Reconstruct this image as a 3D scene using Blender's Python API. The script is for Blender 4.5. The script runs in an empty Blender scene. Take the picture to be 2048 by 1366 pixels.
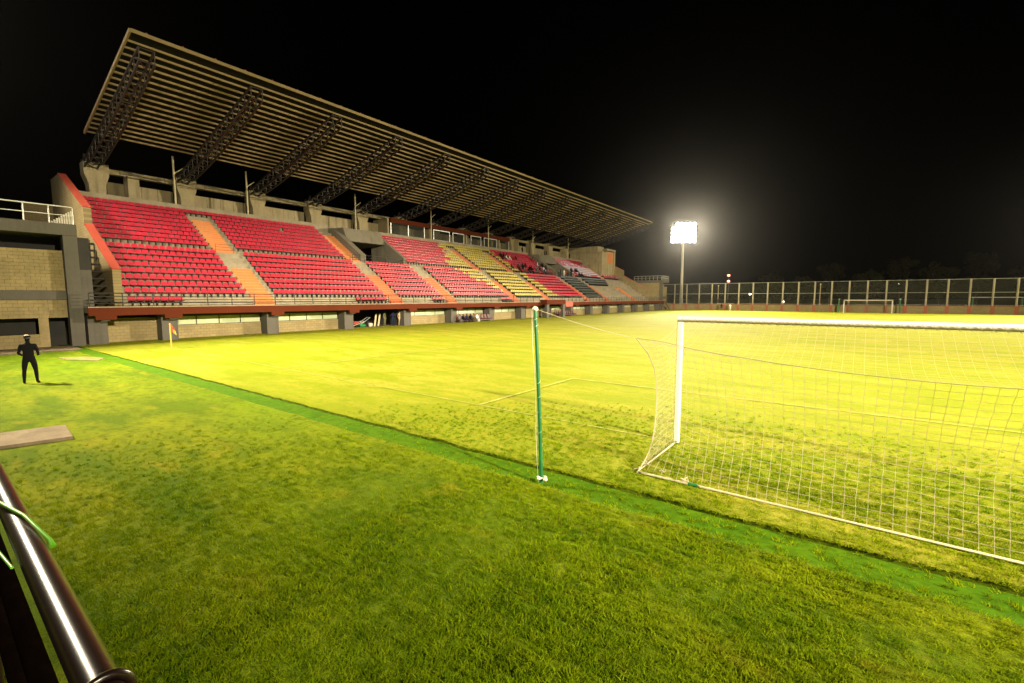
import bpy, bmesh, math, random
from mathutils import Vector, Matrix, noise
R = math.radians
random.seed(7)
scene = bpy.context.scene
COL = scene.collection

# ------------------------------------------------------------------ camera
cam_d = bpy.data.cameras.new('camera'); cam = bpy.data.objects.new('camera', cam_d); COL.objects.link(cam)
cam_d.sensor_width = 36.0; cam_d.lens = 16.0; cam_d.clip_start = 0.02; cam_d.clip_end = 3000
cam.location = (0, 0, 2.84); cam.rotation_euler = (R(90 - 5.43), 0, R(37.13))
scene.camera = cam

# ------------------------------------------------------------------ night sky
world = bpy.data.worlds.new('World'); scene.world = world; world.use_nodes = True
wn = world.node_tree.nodes; wl = world.node_tree.links
sky = wn.new('ShaderNodeTexSky'); sky.sky_type = 'NISHITA'; sky.sun_disc = False
sky.sun_elevation = R(-8); sky.sun_rotation = R(200)
wl.new(sky.outputs[0], wn['Background'].inputs[0]); wn['Background'].inputs[1].default_value = 0.05

# ------------------------------------------------------------------ floodlights and exposure
LAMP_POWER = 2.7e5
LAMP_COLOR = (1.0, 0.86, 0.58)
MASTS = [  # x, y, facing point, beams (aim x, aim y, aim z, power factor, cone degrees), label
    (-36.3, 120.0, 2.0, 62.0, ((-12, 88, 0, 1.1, 84), (-6, 100, 0, 0.4, 90), (-8, 45, 3, 1.2, 50)), 'tall white floodlight mast glowing beyond the far corner of the grandstand'),
    (42.0, 122.0, -10.0, 62.0, ((14, 94, 0, 1.1, 64), (-4, 66, 0, 1.6, 44), (-20, 60, 4, 0.20, 100)), 'floodlight mast out of frame at the far right corner of the pitch'),
    (44.0, -2.0, -12.0, 40.0, ((10, 26, 0, 1.2, 54), (4, 46, 0, 1.25, 44), (-8, 18, 0, 1.9, 39), (-20, 40, 4, 0.26, 100), (-34, 6, 2, 0.35, 22), (-12, 114, 2, 1.6, 40)), 'floodlight mast out of frame at the near right corner of the pitch'),
    (-41.0, -7.0, -10.0, 36.0, ((-13, 20, 0, 0.95, 74), (-20, 2, 0, 0.13, 100), (-44, 9, 5, 0.10, 70)), 'floodlight mast out of frame beside the near left building'),
]
vs = scene.view_settings
vs.view_transform = 'Standard'; vs.look = 'None'; vs.gamma = 1.0; vs.use_curve_mapping = False; vs.exposure = 0.35
scene.cycles.use_denoising = True
scene.cycles.max_bounces = 4; scene.cycles.diffuse_bounces = 2; scene.cycles.glossy_bounces = 2
scene.cycles.transparent_max_bounces = 8; scene.cycles.volume_bounces = 0
scene.cycles.sample_clamp_indirect = 4.0
scene.cycles.caustics_reflective = False; scene.cycles.caustics_refractive = False

# ------------------------------------------------------------------ materials
def pos_noise(nt, scale, detail=3.0, stretch=None, rough=0.55):
    n = nt.nodes; l = nt.links
    g = n.new('ShaderNodeNewGeometry'); t = n.new('ShaderNodeTexNoise')
    t.inputs['Scale'].default_value = scale; t.inputs['Detail'].default_value = detail
    t.inputs['Roughness'].default_value = rough
    if stretch:
        m = n.new('ShaderNodeVectorMath'); m.operation = 'MULTIPLY'; m.inputs[1].default_value = stretch
        l.new(g.outputs['Position'], m.inputs[0]); l.new(m.outputs[0], t.inputs['Vector'])
    else:
        l.new(g.outputs['Position'], t.inputs['Vector'])
    return t.outputs['Fac']
def ramp(nt, fac, a, b):
    m = nt.nodes.new('ShaderNodeMapRange'); m.inputs[1].default_value = a; m.inputs[2].default_value = b
    nt.links.new(fac, m.inputs[0]); return m.outputs[0]
def mixc(nt, fac, a, b):
    m = nt.nodes.new('ShaderNodeMix'); m.data_type = 'RGBA'; m.clamp_factor = True
    if hasattr(fac, 'links'): nt.links.new(fac, m.inputs[0])
    else: m.inputs[0].default_value = fac
    for s, i in ((a, 6), (b, 7)):
        if hasattr(s, 'links'): nt.links.new(s, m.inputs[i])
        else: m.inputs[i].default_value = (*s, 1)
    return m.outputs[2]
def new_mat(name):
    m = bpy.data.materials.new(name); m.use_nodes = True
    return m, m.node_tree, m.node_tree.nodes['Principled BSDF']
def bump(nt, b, h, strength, dist):
    bp = nt.nodes.new('ShaderNodeBump'); bp.inputs['Strength'].default_value = strength; bp.inputs['Distance'].default_value = dist
    nt.links.new(h, bp.inputs['Height']); nt.links.new(bp.outputs[0], b.inputs['Normal'])
def mat(name, c, c2=None, scale=2.0, rough=0.7, metal=0.0, bmp=0.0, fine=0.0, spec=0.5, streak=0.0):
    m, nt, b = new_mat(name)
    b.inputs['Roughness'].default_value = rough; b.inputs['Metallic'].default_value = metal
    b.inputs['Specular IOR Level'].default_value = spec
    if c2:
        f = ramp(nt, pos_noise(nt, scale, 5), 0.32, 0.68)
        col = mixc(nt, f, c, c2)
        if fine:
            f2 = ramp(nt, pos_noise(nt, scale * 7, 3), 0.35, 0.75)
            mm = nt.nodes.new('ShaderNodeMath'); mm.operation = 'MULTIPLY'; mm.inputs[1].default_value = fine
            nt.links.new(f2, mm.inputs[0])
            col = mixc(nt, mm.outputs[0], col, tuple(x * 0.45 for x in c))
        if streak:
            f3 = ramp(nt, pos_noise(nt, 1.0, 5, (2.2, 2.2, 0.16), 0.65), 0.50, 0.72)
            ms = nt.nodes.new('ShaderNodeMath'); ms.operation = 'MULTIPLY'; ms.inputs[1].default_value = streak
            nt.links.new(f3, ms.inputs[0]); col = mixc(nt, ms.outputs[0], col, tuple(x * 0.35 for x in c))
        nt.links.new(col, b.inputs['Base Color'])
    else:
        b.inputs['Base Color'].default_value = (*c, 1)
    if bmp:
        bump(nt, b, pos_noise(nt, scale * 10, 4), bmp, 0.02)
    return m
def block_mat(name, c, c2, mortar, axis):
    # masonry too far off to pick the blocks apart: world Y (or X) and Z drive a brick pattern
    m, nt, b = new_mat(name); n = nt.nodes; l = nt.links
    g = n.new('ShaderNodeNewGeometry'); s = n.new('ShaderNodeSeparateXYZ'); l.new(g.outputs['Position'], s.inputs[0])
    cb = n.new('ShaderNodeCombineXYZ'); l.new(s.outputs[axis], cb.inputs[0]); l.new(s.outputs[2], cb.inputs[1])
    t = n.new('ShaderNodeTexBrick'); l.new(cb.outputs[0], t.inputs['Vector'])
    t.inputs['Color1'].default_value = (*c, 1); t.inputs['Color2'].default_value = (*c2, 1); t.inputs['Mortar'].default_value = (*mortar, 1)
    t.inputs['Scale'].default_value = 1.0; t.inputs['Mortar Size'].default_value = 0.012; t.inputs['Brick Width'].default_value = 0.40; t.inputs['Row Height'].default_value = 0.20
    col = mixc(nt, ramp(nt, pos_noise(nt, 0.9, 5), 0.45, 0.8), t.outputs['Color'], tuple(x * 0.6 for x in c))
    l.new(col, b.inputs['Base Color']); b.inputs['Roughness'].default_value = 0.9
    inv = n.new('ShaderNodeMath'); inv.operation = 'SUBTRACT'; inv.inputs[0].default_value = 1.0; l.new(t.outputs['Fac'], inv.inputs[1])
    bump(nt, b, inv.outputs[0], 0.5, 0.01)
    return m
def grass_mat(name, green, yellow, dark, blade=False):
    m, nt, b = new_mat(name); n = nt.nodes; l = nt.links
    big = ramp(nt, pos_noise(nt, 0.16, 4, (0.55, 1.5, 1)), 0.38, 0.62)
    mid = ramp(nt, pos_noise(nt, 0.55, 6, (0.55, 1.5, 1), 0.62), 0.42, 0.60)
    col = mixc(nt, big, green, yellow)
    col = mixc(nt, mid, col, tuple((a * 0.65 + c * 0.35) for a, c in zip(dark, green)))
    clump = ramp(nt, pos_noise(nt, 2.6, 6, (0.8, 1.25, 1), 0.62), 0.50, 0.72)
    col = mixc(nt, clump, col, dark)
    tuft = ramp(nt, pos_noise(nt, 8.5, 5, None, 0.6), 0.50, 0.70)
    mt_ = n.new('ShaderNodeMath'); mt_.operation = 'MULTIPLY'; mt_.inputs[1].default_value = 0.85; l.new(tuft, mt_.inputs[0])
    col = mixc(nt, mt_.outputs[0], col, dark)
    straw = ramp(nt, pos_noise(nt, 1.3, 6, (0.7, 1.4, 1), 0.6), 0.58, 0.72)
    ms = n.new('ShaderNodeMath'); ms.operation = 'MULTIPLY'; ms.inputs[1].default_value = 0.5; l.new(straw, ms.inputs[0])
    col = mixc(nt, ms.outputs[0], col, (0.25, 0.20, 0.012))
    if blade:
        oi = n.new('ShaderNodeObjectInfo')
        mr = n.new('ShaderNodeMapRange'); mr.inputs[3].default_value = 0.0; mr.inputs[4].default_value = 0.8
        l.new(oi.outputs['Random'], mr.inputs[0])
        col = mixc(nt, mr.outputs[0], col, (0.25, 0.31, 0.006))
        tr = n.new('ShaderNodeBsdfTranslucent'); l.new(col, tr.inputs['Color'])
        mx = n.new('ShaderNodeMixShader'); mx.inputs[0].default_value = 0.42
        l.new(b.outputs[0], mx.inputs[1]); l.new(tr.outputs[0], mx.inputs[2]); l.new(mx.outputs[0], n['Material Output'].inputs['Surface'])
    else:
        fine = ramp(nt, pos_noise(nt, 38.0, 4), 0.35, 0.7)
        mf = n.new('ShaderNodeMath'); mf.operation = 'MULTIPLY'; mf.inputs[1].default_value = 0.5; l.new(fine, mf.inputs[0])
        col = mixc(nt, mf.outputs[0], col, tuple(x * 0.55 for x in dark))
        ad = n.new('ShaderNodeMath'); ad.operation = 'ADD'; l.new(pos_noise(nt, 60.0, 4), ad.inputs[0]); l.new(pos_noise(nt, 6.0, 5), ad.inputs[1])
        bump(nt, b, ad.outputs[0], 0.8, 0.035)
    l.new(col, b.inputs['Base Color']); b.inputs['Roughness'].default_value = 0.9; b.inputs['Specular IOR Level'].default_value = 0.03
    b.inputs['Sheen Weight'].default_value = 0.0 if blade else 0.10; b.inputs['Sheen Roughness'].default_value = 0.6; b.inputs['Sheen Tint'].default_value = (0.95, 0.80, 0.06, 1)
    return m
def emit(name, c, s):
    m, nt, b = new_mat(name); b.inputs['Base Color'].default_value = (*c, 1)
    b.inputs['Emission Color'].default_value = (*c, 1); b.inputs['Emission Strength'].default_value = s
    return m
def glass_mat(name, c, rough=0.06, alpha=0.35):
    m, nt, b = new_mat(name); b.inputs['Base Color'].default_value = (*c, 1); b.inputs['Roughness'].default_value = rough
    b.inputs['Alpha'].default_value = alpha; return m

M = {}
M['pitch'] = grass_mat('pitch grass', (0.150, 0.180, 0.009), (0.225, 0.208, 0.028), (0.088, 0.135, 0.003))
M['lawn'] = grass_mat('lawn grass', (0.080, 0.150, 0.002), (0.150, 0.172, 0.003), (0.022, 0.065, 0.001))
M['blade'] = grass_mat('grass blades', (0.125, 0.25, 0.003), (0.24, 0.275, 0.005), (0.026, 0.085, 0.001), True)
M['turf'] = mat('ditch turf', (0.042, 0.102, 0.003), (0.060, 0.118, 0.003), 1.2, 0.95, fine=0.6, bmp=0.8, spec=0.03)
M['bank_shade'] = mat('bank_shade', (0.05, 0.07, 0.003), (0.022, 0.034, 0.001), 9.0, 0.95, bmp=0.5, spec=0.02)  # dark irregular shade line along the ditch's far bank, put into the colour
M['concrete'] = mat('warm concrete', (0.40, 0.33, 0.20), (0.30, 0.24, 0.14), 0.7, 0.85, bmp=0.15, fine=0.35, streak=0.75)
M['terrace'] = mat('terrace concrete', (0.33, 0.28, 0.20), (0.24, 0.20, 0.14), 0.6, 0.85, fine=0.35, streak=0.35)
M['grey'] = mat('grey painted concrete', (0.088, 0.078, 0.064), (0.072, 0.064, 0.053), 0.8, 0.8, fine=0.2, streak=0.5)
M['vom'] = mat('portal concrete', (0.21, 0.185, 0.14), (0.17, 0.15, 0.11), 0.8, 0.85, fine=0.2, streak=0.5)
M['blockY'] = block_mat('block masonry', (0.26, 0.20, 0.092), (0.215, 0.165, 0.075), (0.14, 0.105, 0.05), 1)
M['blockX'] = block_mat('block masonry end', (0.26, 0.20, 0.092), (0.215, 0.165, 0.075), (0.14, 0.105, 0.05), 0)
M['block'] = mat('concrete block', (0.30, 0.23, 0.11), (0.20, 0.155, 0.075), 1.3, 0.92, bmp=0.25, fine=0.35)
M['mortar'] = mat('mortar', (0.19, 0.16, 0.10), (0.15, 0.125, 0.08), 3.0, 0.95)
M['fascia'] = mat('red brown paint', (0.092, 0.018, 0.006), (0.075, 0.015, 0.005), 0.6, 0.9, spec=0.15)
M['redpaint'] = mat('red paint', (0.36, 0.055, 0.032), (0.29, 0.048, 0.028), 1.0, 0.6)
M['redwall'] = mat('faded red wall paint', (0.30, 0.085, 0.045), (0.24, 0.075, 0.04), 0.8, 0.8)
M['orange'] = mat('orange stair paint', (0.62, 0.20, 0.045), (0.50, 0.16, 0.04), 0.9, 0.7, fine=0.3)
M['orange_shade'] = mat('shaded orange stair paint', (0.50, 0.115, 0.035), (0.42, 0.10, 0.03), 0.9, 0.7, fine=0.3)  # same stair paint where it is lit less, the dimming put into colour
M['nosing'] = mat('pale stair nosing', (0.46, 0.33, 0.19), (0.40, 0.27, 0.15), 1.5, 0.8)
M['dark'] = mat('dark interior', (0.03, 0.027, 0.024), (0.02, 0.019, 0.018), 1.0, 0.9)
M['seat_red'] = mat('red seat plastic', (0.52, 0.020, 0.056), (0.34, 0.010, 0.030), 2.2, 0.36, fine=0.15)
M['seat_yel'] = mat('yellow seat plastic', (0.46, 0.37, 0.06), (0.38, 0.30, 0.055), 0.6, 0.35)
M['seat_dark'] = mat('dark grey seat plastic', (0.05, 0.06, 0.055), (0.035, 0.045, 0.04), 0.6, 0.4)
M['seat_sheen'] = mat('dusk sheen seat plastic', (0.42, 0.30, 0.42), (0.5, 0.36, 0.42), 0.6, 0.4)  # bluish dusk reflection on the far seats, painted as seat colour
M['maroon'] = mat('maroon seat shell', (0.10, 0.010, 0.016), (0.07, 0.008, 0.012), 0.6, 0.35)
M['black'] = mat('black painted steel', (0.012, 0.012, 0.012), None, rough=0.5)
M['steel_dark'] = mat('dark truss steel', (0.030, 0.022, 0.017), (0.020, 0.015, 0.012), 1.2, 0.55)
M['steel_tan'] = mat('tan purlin steel', (0.33, 0.245, 0.135), (0.25, 0.18, 0.095), 0.5, 0.75, fine=0.25, spec=0.2)
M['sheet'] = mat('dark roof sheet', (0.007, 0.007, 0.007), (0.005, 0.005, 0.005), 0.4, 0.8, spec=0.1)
M['white'] = mat('white paint', (0.50, 0.46, 0.38), (0.42, 0.38, 0.31), 1.5, 0.45)
M['cream'] = mat('cream painted pipe', (0.62, 0.54, 0.34), (0.52, 0.45, 0.28), 1.5, 0.5)
M['galv'] = mat('galvanised steel', (0.55, 0.55, 0.52), (0.45, 0.45, 0.43), 2.0, 0.4, metal=0.3)
M['pipe'] = mat('dark brown gloss enamel', (0.013, 0.005, 0.004), (0.009, 0.004, 0.003), 6.0, 0.27, spec=0.6)
M['pipe_shade'] = mat('shaded brown enamel', (0.0035, 0.002, 0.0015), (0.002, 0.0012, 0.001), 20.0, 1.0, spec=0.0)  # same enamel turned near black, the lower rails' shade put into the colour
M['greenpaint'] = mat('chipped green paint', (0.006, 0.105, 0.028), (0.004, 0.07, 0.018), 5.0, 0.4)
M['net'] = mat('white net cord', (0.34, 0.295, 0.19), None, rough=0.8, spec=0.2)
M['rope'] = mat('dark rope', (0.10, 0.09, 0.06), None, rough=0.8)
M['rag'] = mat('white cloth tape', (0.62, 0.55, 0.45), (0.42, 0.36, 0.28), 30.0, 0.9)
M['strip'] = mat('green window film', (0.42, 0.45, 0.30), (0.34, 0.38, 0.24), 0.6, 0.25)
M['glass'] = glass_mat('window glass', (0.05, 0.055, 0.05))
M['frame'] = mat('white aluminium', (0.6, 0.62, 0.66), None, rough=0.35, metal=0.2)
M['line'] = mat('worn line marking', (0.28, 0.28, 0.08), (0.16, 0.18, 0.01), 3.0, 0.9, spec=0.05)
M['slab'] = mat('pale concrete slab', (0.20, 0.155, 0.10), (0.13, 0.10, 0.065), 2.2, 0.95, bmp=0.4, fine=0.5, spec=0.1)
M['bare'] = mat('bare earth', (0.17, 0.14, 0.06), (0.11, 0.10, 0.03), 2.5, 0.95, bmp=0.3, spec=0.05)
M['post'] = mat('weathered fence post', (0.33, 0.29, 0.21), (0.25, 0.22, 0.16), 1.0, 0.9, spec=0.1)
M['lens'] = emit('lit floodlight lens', (1.0, 0.93, 0.78), 60.0)
M['lamp_body'] = mat('lamp housing', (0.5, 0.5, 0.5), None, rough=0.5)
M['red_light'] = emit('red signal light', (1.0, 0.22, 0.12), 14.0)
M['white_light'] = emit('white street light', (1.0, 0.85, 0.65), 14.0)
M['leaf'] = mat('leaf', (0.012, 0.012, 0.004), (0.007, 0.008, 0.003), 0.8, 1.0, spec=0.0)
M['bark'] = mat('bark', (0.02, 0.015, 0.01), None, rough=1.0, spec=0.0)
M['skin'] = mat('skin', (0.33, 0.17, 0.10), None, rough=0.6)
M['hair'] = mat('dark hair', (0.012, 0.009, 0.008), None, rough=0.6)
for nm, c in dict(cl_black=(0.006, 0.006, 0.0065), cl_navy=(0.015, 0.02, 0.05), cl_white=(0.62, 0.60, 0.56), cl_red=(0.30, 0.03, 0.03),
                  cl_khaki=(0.34, 0.27, 0.17), cl_olive=(0.10, 0.095, 0.05), cl_grey=(0.12, 0.12, 0.12), cl_tan=(0.42, 0.31, 0.19)).items():
    M[nm] = mat('cloth ' + nm[3:], c, None, rough=1.0, spec=0.08)

# ------------------------------------------------------------------ mesh helpers
WLOC = {}
class MB:
    def __init__(s): s.v = []; s.f = []; s.m = []; s.smooth = []
    def add(s, vs, fs, mi=0, sm=False):
        o = len(s.v); s.v += [tuple(v) for v in vs]; s.f += [tuple(i + o for i in f) for f in fs]
        s.m += [mi] * len(fs); s.smooth += [sm] * len(fs); return s
    def box(s, x0, x1, y0, y1, z0, z1, mi=0):
        if x0 > x1: x0, x1 = x1, x0
        if y0 > y1: y0, y1 = y1, y0
        v = [(x0, y0, z0), (x1, y0, z0), (x1, y1, z0), (x0, y1, z0), (x0, y0, z1), (x1, y0, z1), (x1, y1, z1), (x0, y1, z1)]
        return s.add(v, [(3, 2, 1, 0), (4, 5, 6, 7), (0, 1, 5, 4), (1, 2, 6, 5), (2, 3, 7, 6), (3, 0, 4, 7)], mi)
    def prism(s, poly, axis, a, b, mi=0):
        # poly in the plane across the axis: axis 'y' -> (x, z), 'x' -> (y, z), 'z' -> (x, y)
        n = len(poly)
        P = {'y': lambda p, t: (p[0], t, p[1]), 'x': lambda p, t: (t, p[0], p[1]), 'z': lambda p, t: (p[0], p[1], t)}[axis]
        v = [P(p, a) for p in poly] + [P(p, b) for p in poly]
        f = [tuple(range(n)), tuple(range(2 * n - 1, n - 1, -1))] + [(i, i + n, (i + 1) % n + n, (i + 1) % n) for i in range(n)]
        return s.add(v, f, mi)
    def tube(s, pts, r, n=6, mi=0, cap=True, sm=True):
        pts = [Vector(p) for p in pts]; rs = r if isinstance(r, (list, tuple)) else [r] * len(pts)
        vs = []; fs = []; pu = None
        for i, p in enumerate(pts):
            d = (pts[min(i + 1, len(pts) - 1)] - pts[max(i - 1, 0)]).normalized()
            u = d.orthogonal().normalized() if pu is None else (pu - d * pu.dot(d)).normalized()
            pu = u; w = d.cross(u)
            for k in range(n):
                a = 2 * math.pi * k / n; vs.append(p + (u * math.cos(a) + w * math.sin(a)) * rs[i])
        for i in range(len(pts) - 1):
            for k in range(n):
                a = i * n + k; b = i * n + (k + 1) % n; fs.append((a, b, b + n, a + n))
        s.add(vs, fs, mi, sm)
        if cap: s.add(vs[:n], [tuple(range(n - 1, -1, -1))], mi); s.add(vs[-n:], [tuple(range(n))], mi)
        return s
    def bar(s, a, b, w, h, mi=0):
        a = Vector(a); b = Vector(b); d = (b - a).normalized()
        up = Vector((0, 0, 1)) if abs(d.z) < 0.95 else Vector((1, 0, 0))
        sd = d.cross(up).normalized() * (w / 2); up = sd.cross(d).normalized() * (h / 2)
        v = [a - sd - up, a + sd - up, a + sd + up, a - sd + up, b - sd - up, b + sd - up, b + sd + up, b - sd + up]
        return s.add(v, [(0, 1, 2, 3), (7, 6, 5, 4), (1, 0, 4, 5), (2, 1, 5, 6), (3, 2, 6, 7), (0, 3, 7, 4)], mi)
    def ball(s, c, rx, ry=None, rz=None, seg=10, rings=6, mi=0, zmin=-1.0):
        ry = ry or rx; rz = rz or rx; vs = []; fs = []
        for i in range(rings + 1):
            th = math.acos(max(-1, min(1, 1 - (1 - zmin) * i / rings)))
            for k in range(seg):
                a = 2 * math.pi * k / seg
                vs.append((c[0] + rx * math.sin(th) * math.cos(a), c[1] + ry * math.sin(th) * math.sin(a), c[2] + rz * math.cos(th)))
        for i in range(rings):
            for k in range(seg):
                a = i * seg + k; b = i * seg + (k + 1) % seg; fs.append((a, a + seg, b + seg, b))
        return s.add(vs, fs, mi, True)
    def mesh(s, name, mats, off=(0, 0, 0)):
        me = bpy.data.meshes.new(name)
        ox, oy, oz = off
        me.from_pydata([(x - ox, y - oy, z - oz) for x, y, z in s.v], [], s.f)
        for m in (mats if isinstance(mats, (list, tuple)) else [mats]): me.materials.append(m)
        me.polygons.foreach_set('material_index', s.m); me.polygons.foreach_set('use_smooth', s.smooth)
        bm = bmesh.new(); bm.from_mesh(me); bmesh.ops.recalc_face_normals(bm, faces=bm.faces); bm.to_mesh(me); bm.free()
        me.update(); return me
    def build(s, name, mats, parent=None):
        off = WLOC.get(parent, (0, 0, 0)) if parent else (0, 0, 0)
        return link(name, s.mesh(name, mats, off), parent)
def link(name, data, parent=None, loc=(0, 0, 0)):
    o = bpy.data.objects.new(name, data); COL.objects.link(o)
    if parent: o.parent = parent; WLOC[o] = WLOC.get(parent, (0, 0, 0))
    o.location = loc; return o
def empty(name, loc=(0, 0, 0), label=None, cat=None, group=None, rz=0):
    o = bpy.data.objects.new(name, None); COL.objects.link(o); o.location = loc; o.rotation_euler = (0, 0, rz); o.empty_display_size = 0.3
    WLOC[o] = tuple(loc)
    if label: tag(o, label, cat, group)
    return o
def proto(name, label=None, cat=None, group=None):
    o = empty(name, (0, 0, 0), label, cat, group); return o
def tag(o, label=None, cat=None, group=None, kind=None):
    if label: o['label'] = label
    if cat: o['category'] = cat
    if group: o['group'] = group
    if kind: o['kind'] = kind
    return o
def copy_tree(o, parent=None):
    c = o.copy(); COL.objects.link(c)
    if parent: c.parent = parent
    for ch in o.children: copy_tree(ch, c)
    return c
def place(o, loc, rz=0, label=None, scale=None):
    o.location = loc; o.rotation_euler = (0, 0, rz)
    if scale: o.scale = (scale,) * 3
    if label: o['label'] = label
    return o

# ================================================================== GROUND
def ditch_z(x, y):
    wob = 0.05 * noise.noise((x * 0.9, 3.1, 0)) + 0.03 * noise.noise((x * 3.3, 8.1, 0))
    y0 = 5.54 + 0.011 * (x + 4) * 1.0 + wob; y1 = 6.27 + 0.011 * (x + 4) + 0.06 * noise.noise((x * 1.3, 20.0, 0)) + 0.04 * noise.noise((x * 5.1, 2.0, 0))
    return y0, y1
def build_ground():
    xs = [-1500, -600, -200, -90, -60, -44] + [-36 + 0.2 * i for i in range(0, 240)] + [13, 20, 40, 90, 200, 600, 1500]
    sheet = MB(); floor = MB(); lip = MB()
    offs_near = [-1500, -600, -200, -60, -25, -12, -6, -3, -1.5, -0.7, -0.35, -0.14]
    def nearz(x, d): # rise of the lip towards the ditch
        return 0.035 * math.exp(-(d / 0.22) ** 2) * (0.6 + 0.8 * noise.noise((x * 2.0, 4, 1)))
    nears = []; fars = []
    offs_far = [0.10, 0.3, 0.7, 1.5, 3, 6, 12, 25, 60, 200, 600, 1500]
    def clampx(x): return max(-34, min(12, x))
    def und(x, y): # gentle unevenness near the camera
        k = max(0.0, 1 - math.hypot(x + 4, y - 5) / 16)
        return k * 0.035 * noise.noise((x * 0.8, y * 0.8, 5)) 
    for x in xs:
        y0, y1 = ditch_z(clampx(x), 0)
        fade = 1.0 if -32.2 < x < 11 else 0.0
        nears.append([(x, y0 + o, und(x, y0 + o) + fade * nearz(x, o)) for o in offs_near] + [(x, y0 - 0.02, fade * 0.03), (x, y0 + 0.05, -0.055 * fade)])
        fars.append([(x, y1 - 0.02, -0.05 * fade), (x, y1 + 0.0, (0.005 + 0.02 * noise.noise((x * 4, 1, 1))) * fade), (x, y1 + 0.03, (0.03 + 0.02 * noise.noise((x * 4, 7, 1))) * fade)] + [(x, y1 + o, und(x, y1 + o) + fade * nearz(x, o)) for o in offs_far])
    def strip(mb, rows, mi=0):
        n = len(rows[0])
        vs = [v for r in rows for v in r]; fs = []
        for i in range(len(rows) - 1):
            for j in range(n - 1): fs.append((i * n + j, (i + 1) * n + j, (i + 1) * n + j + 1, i * n + j + 1))
        mb.add(vs, fs, mi, True)
    g = MB(); strip(g, nears); o = g.build('lawn', M['lawn']); o['kind'] = 'structure'
    g2 = MB(); strip(g2, fars); o2 = g2.build('pitch', M['pitch']); o2['kind'] = 'structure'
    fl = MB(); strip(fl, [[n[-1], f[0]] for n, f in zip(nears, fars)]); o3 = fl.build('ditch', M['turf']); o3['kind'] = 'structure'
    sl = MB()
    strip(sl, [[(f[0][0], f[0][1] - 0.004, f[0][2]), (f[1][0], f[1][1] - 0.004, f[1][2] - 0.004)] for x, f in zip(xs, fars) if -32.2 < x < 11])
    o4 = sl.build('ditch_bank', M['bank_shade']); o4['kind'] = 'structure'
build_ground()

# painted lines, worn thin: sheets 4 mm proud
GX0 = -2.70; GX1 = 4.66; GY = 8.96
def line(x0, x1, y0, y1, label):
    o = MB().add([(x0, y0, 0.016), (x1, y0, 0.016), (x1, y1, 0.016), (x0, y1, 0.016)], [(0, 1, 2, 3)]).build('pitch_line', M['line']); o['kind'] = 'structure'; o['label'] = label
w = 0.05
line(-31.0, -2.8, GY - w * 0.5, GY + w * 0.5, 'faint goal line across the near grass')
line(-7.9 - w, -7.9 + w, GY + w, 13.95, 'faint side line of the goal area')
line(-7.9 - w, 9.9, 13.95, 13.95 + 2 * w, 'faint front line of the goal area')
line(-18.5 - w, -18.5 + w, GY + w, 24.6, 'faint side line of the penalty area')
line(-31.05, -30.95, GY + w, 111.0, 'faint touchline beside the grandstand')

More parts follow.
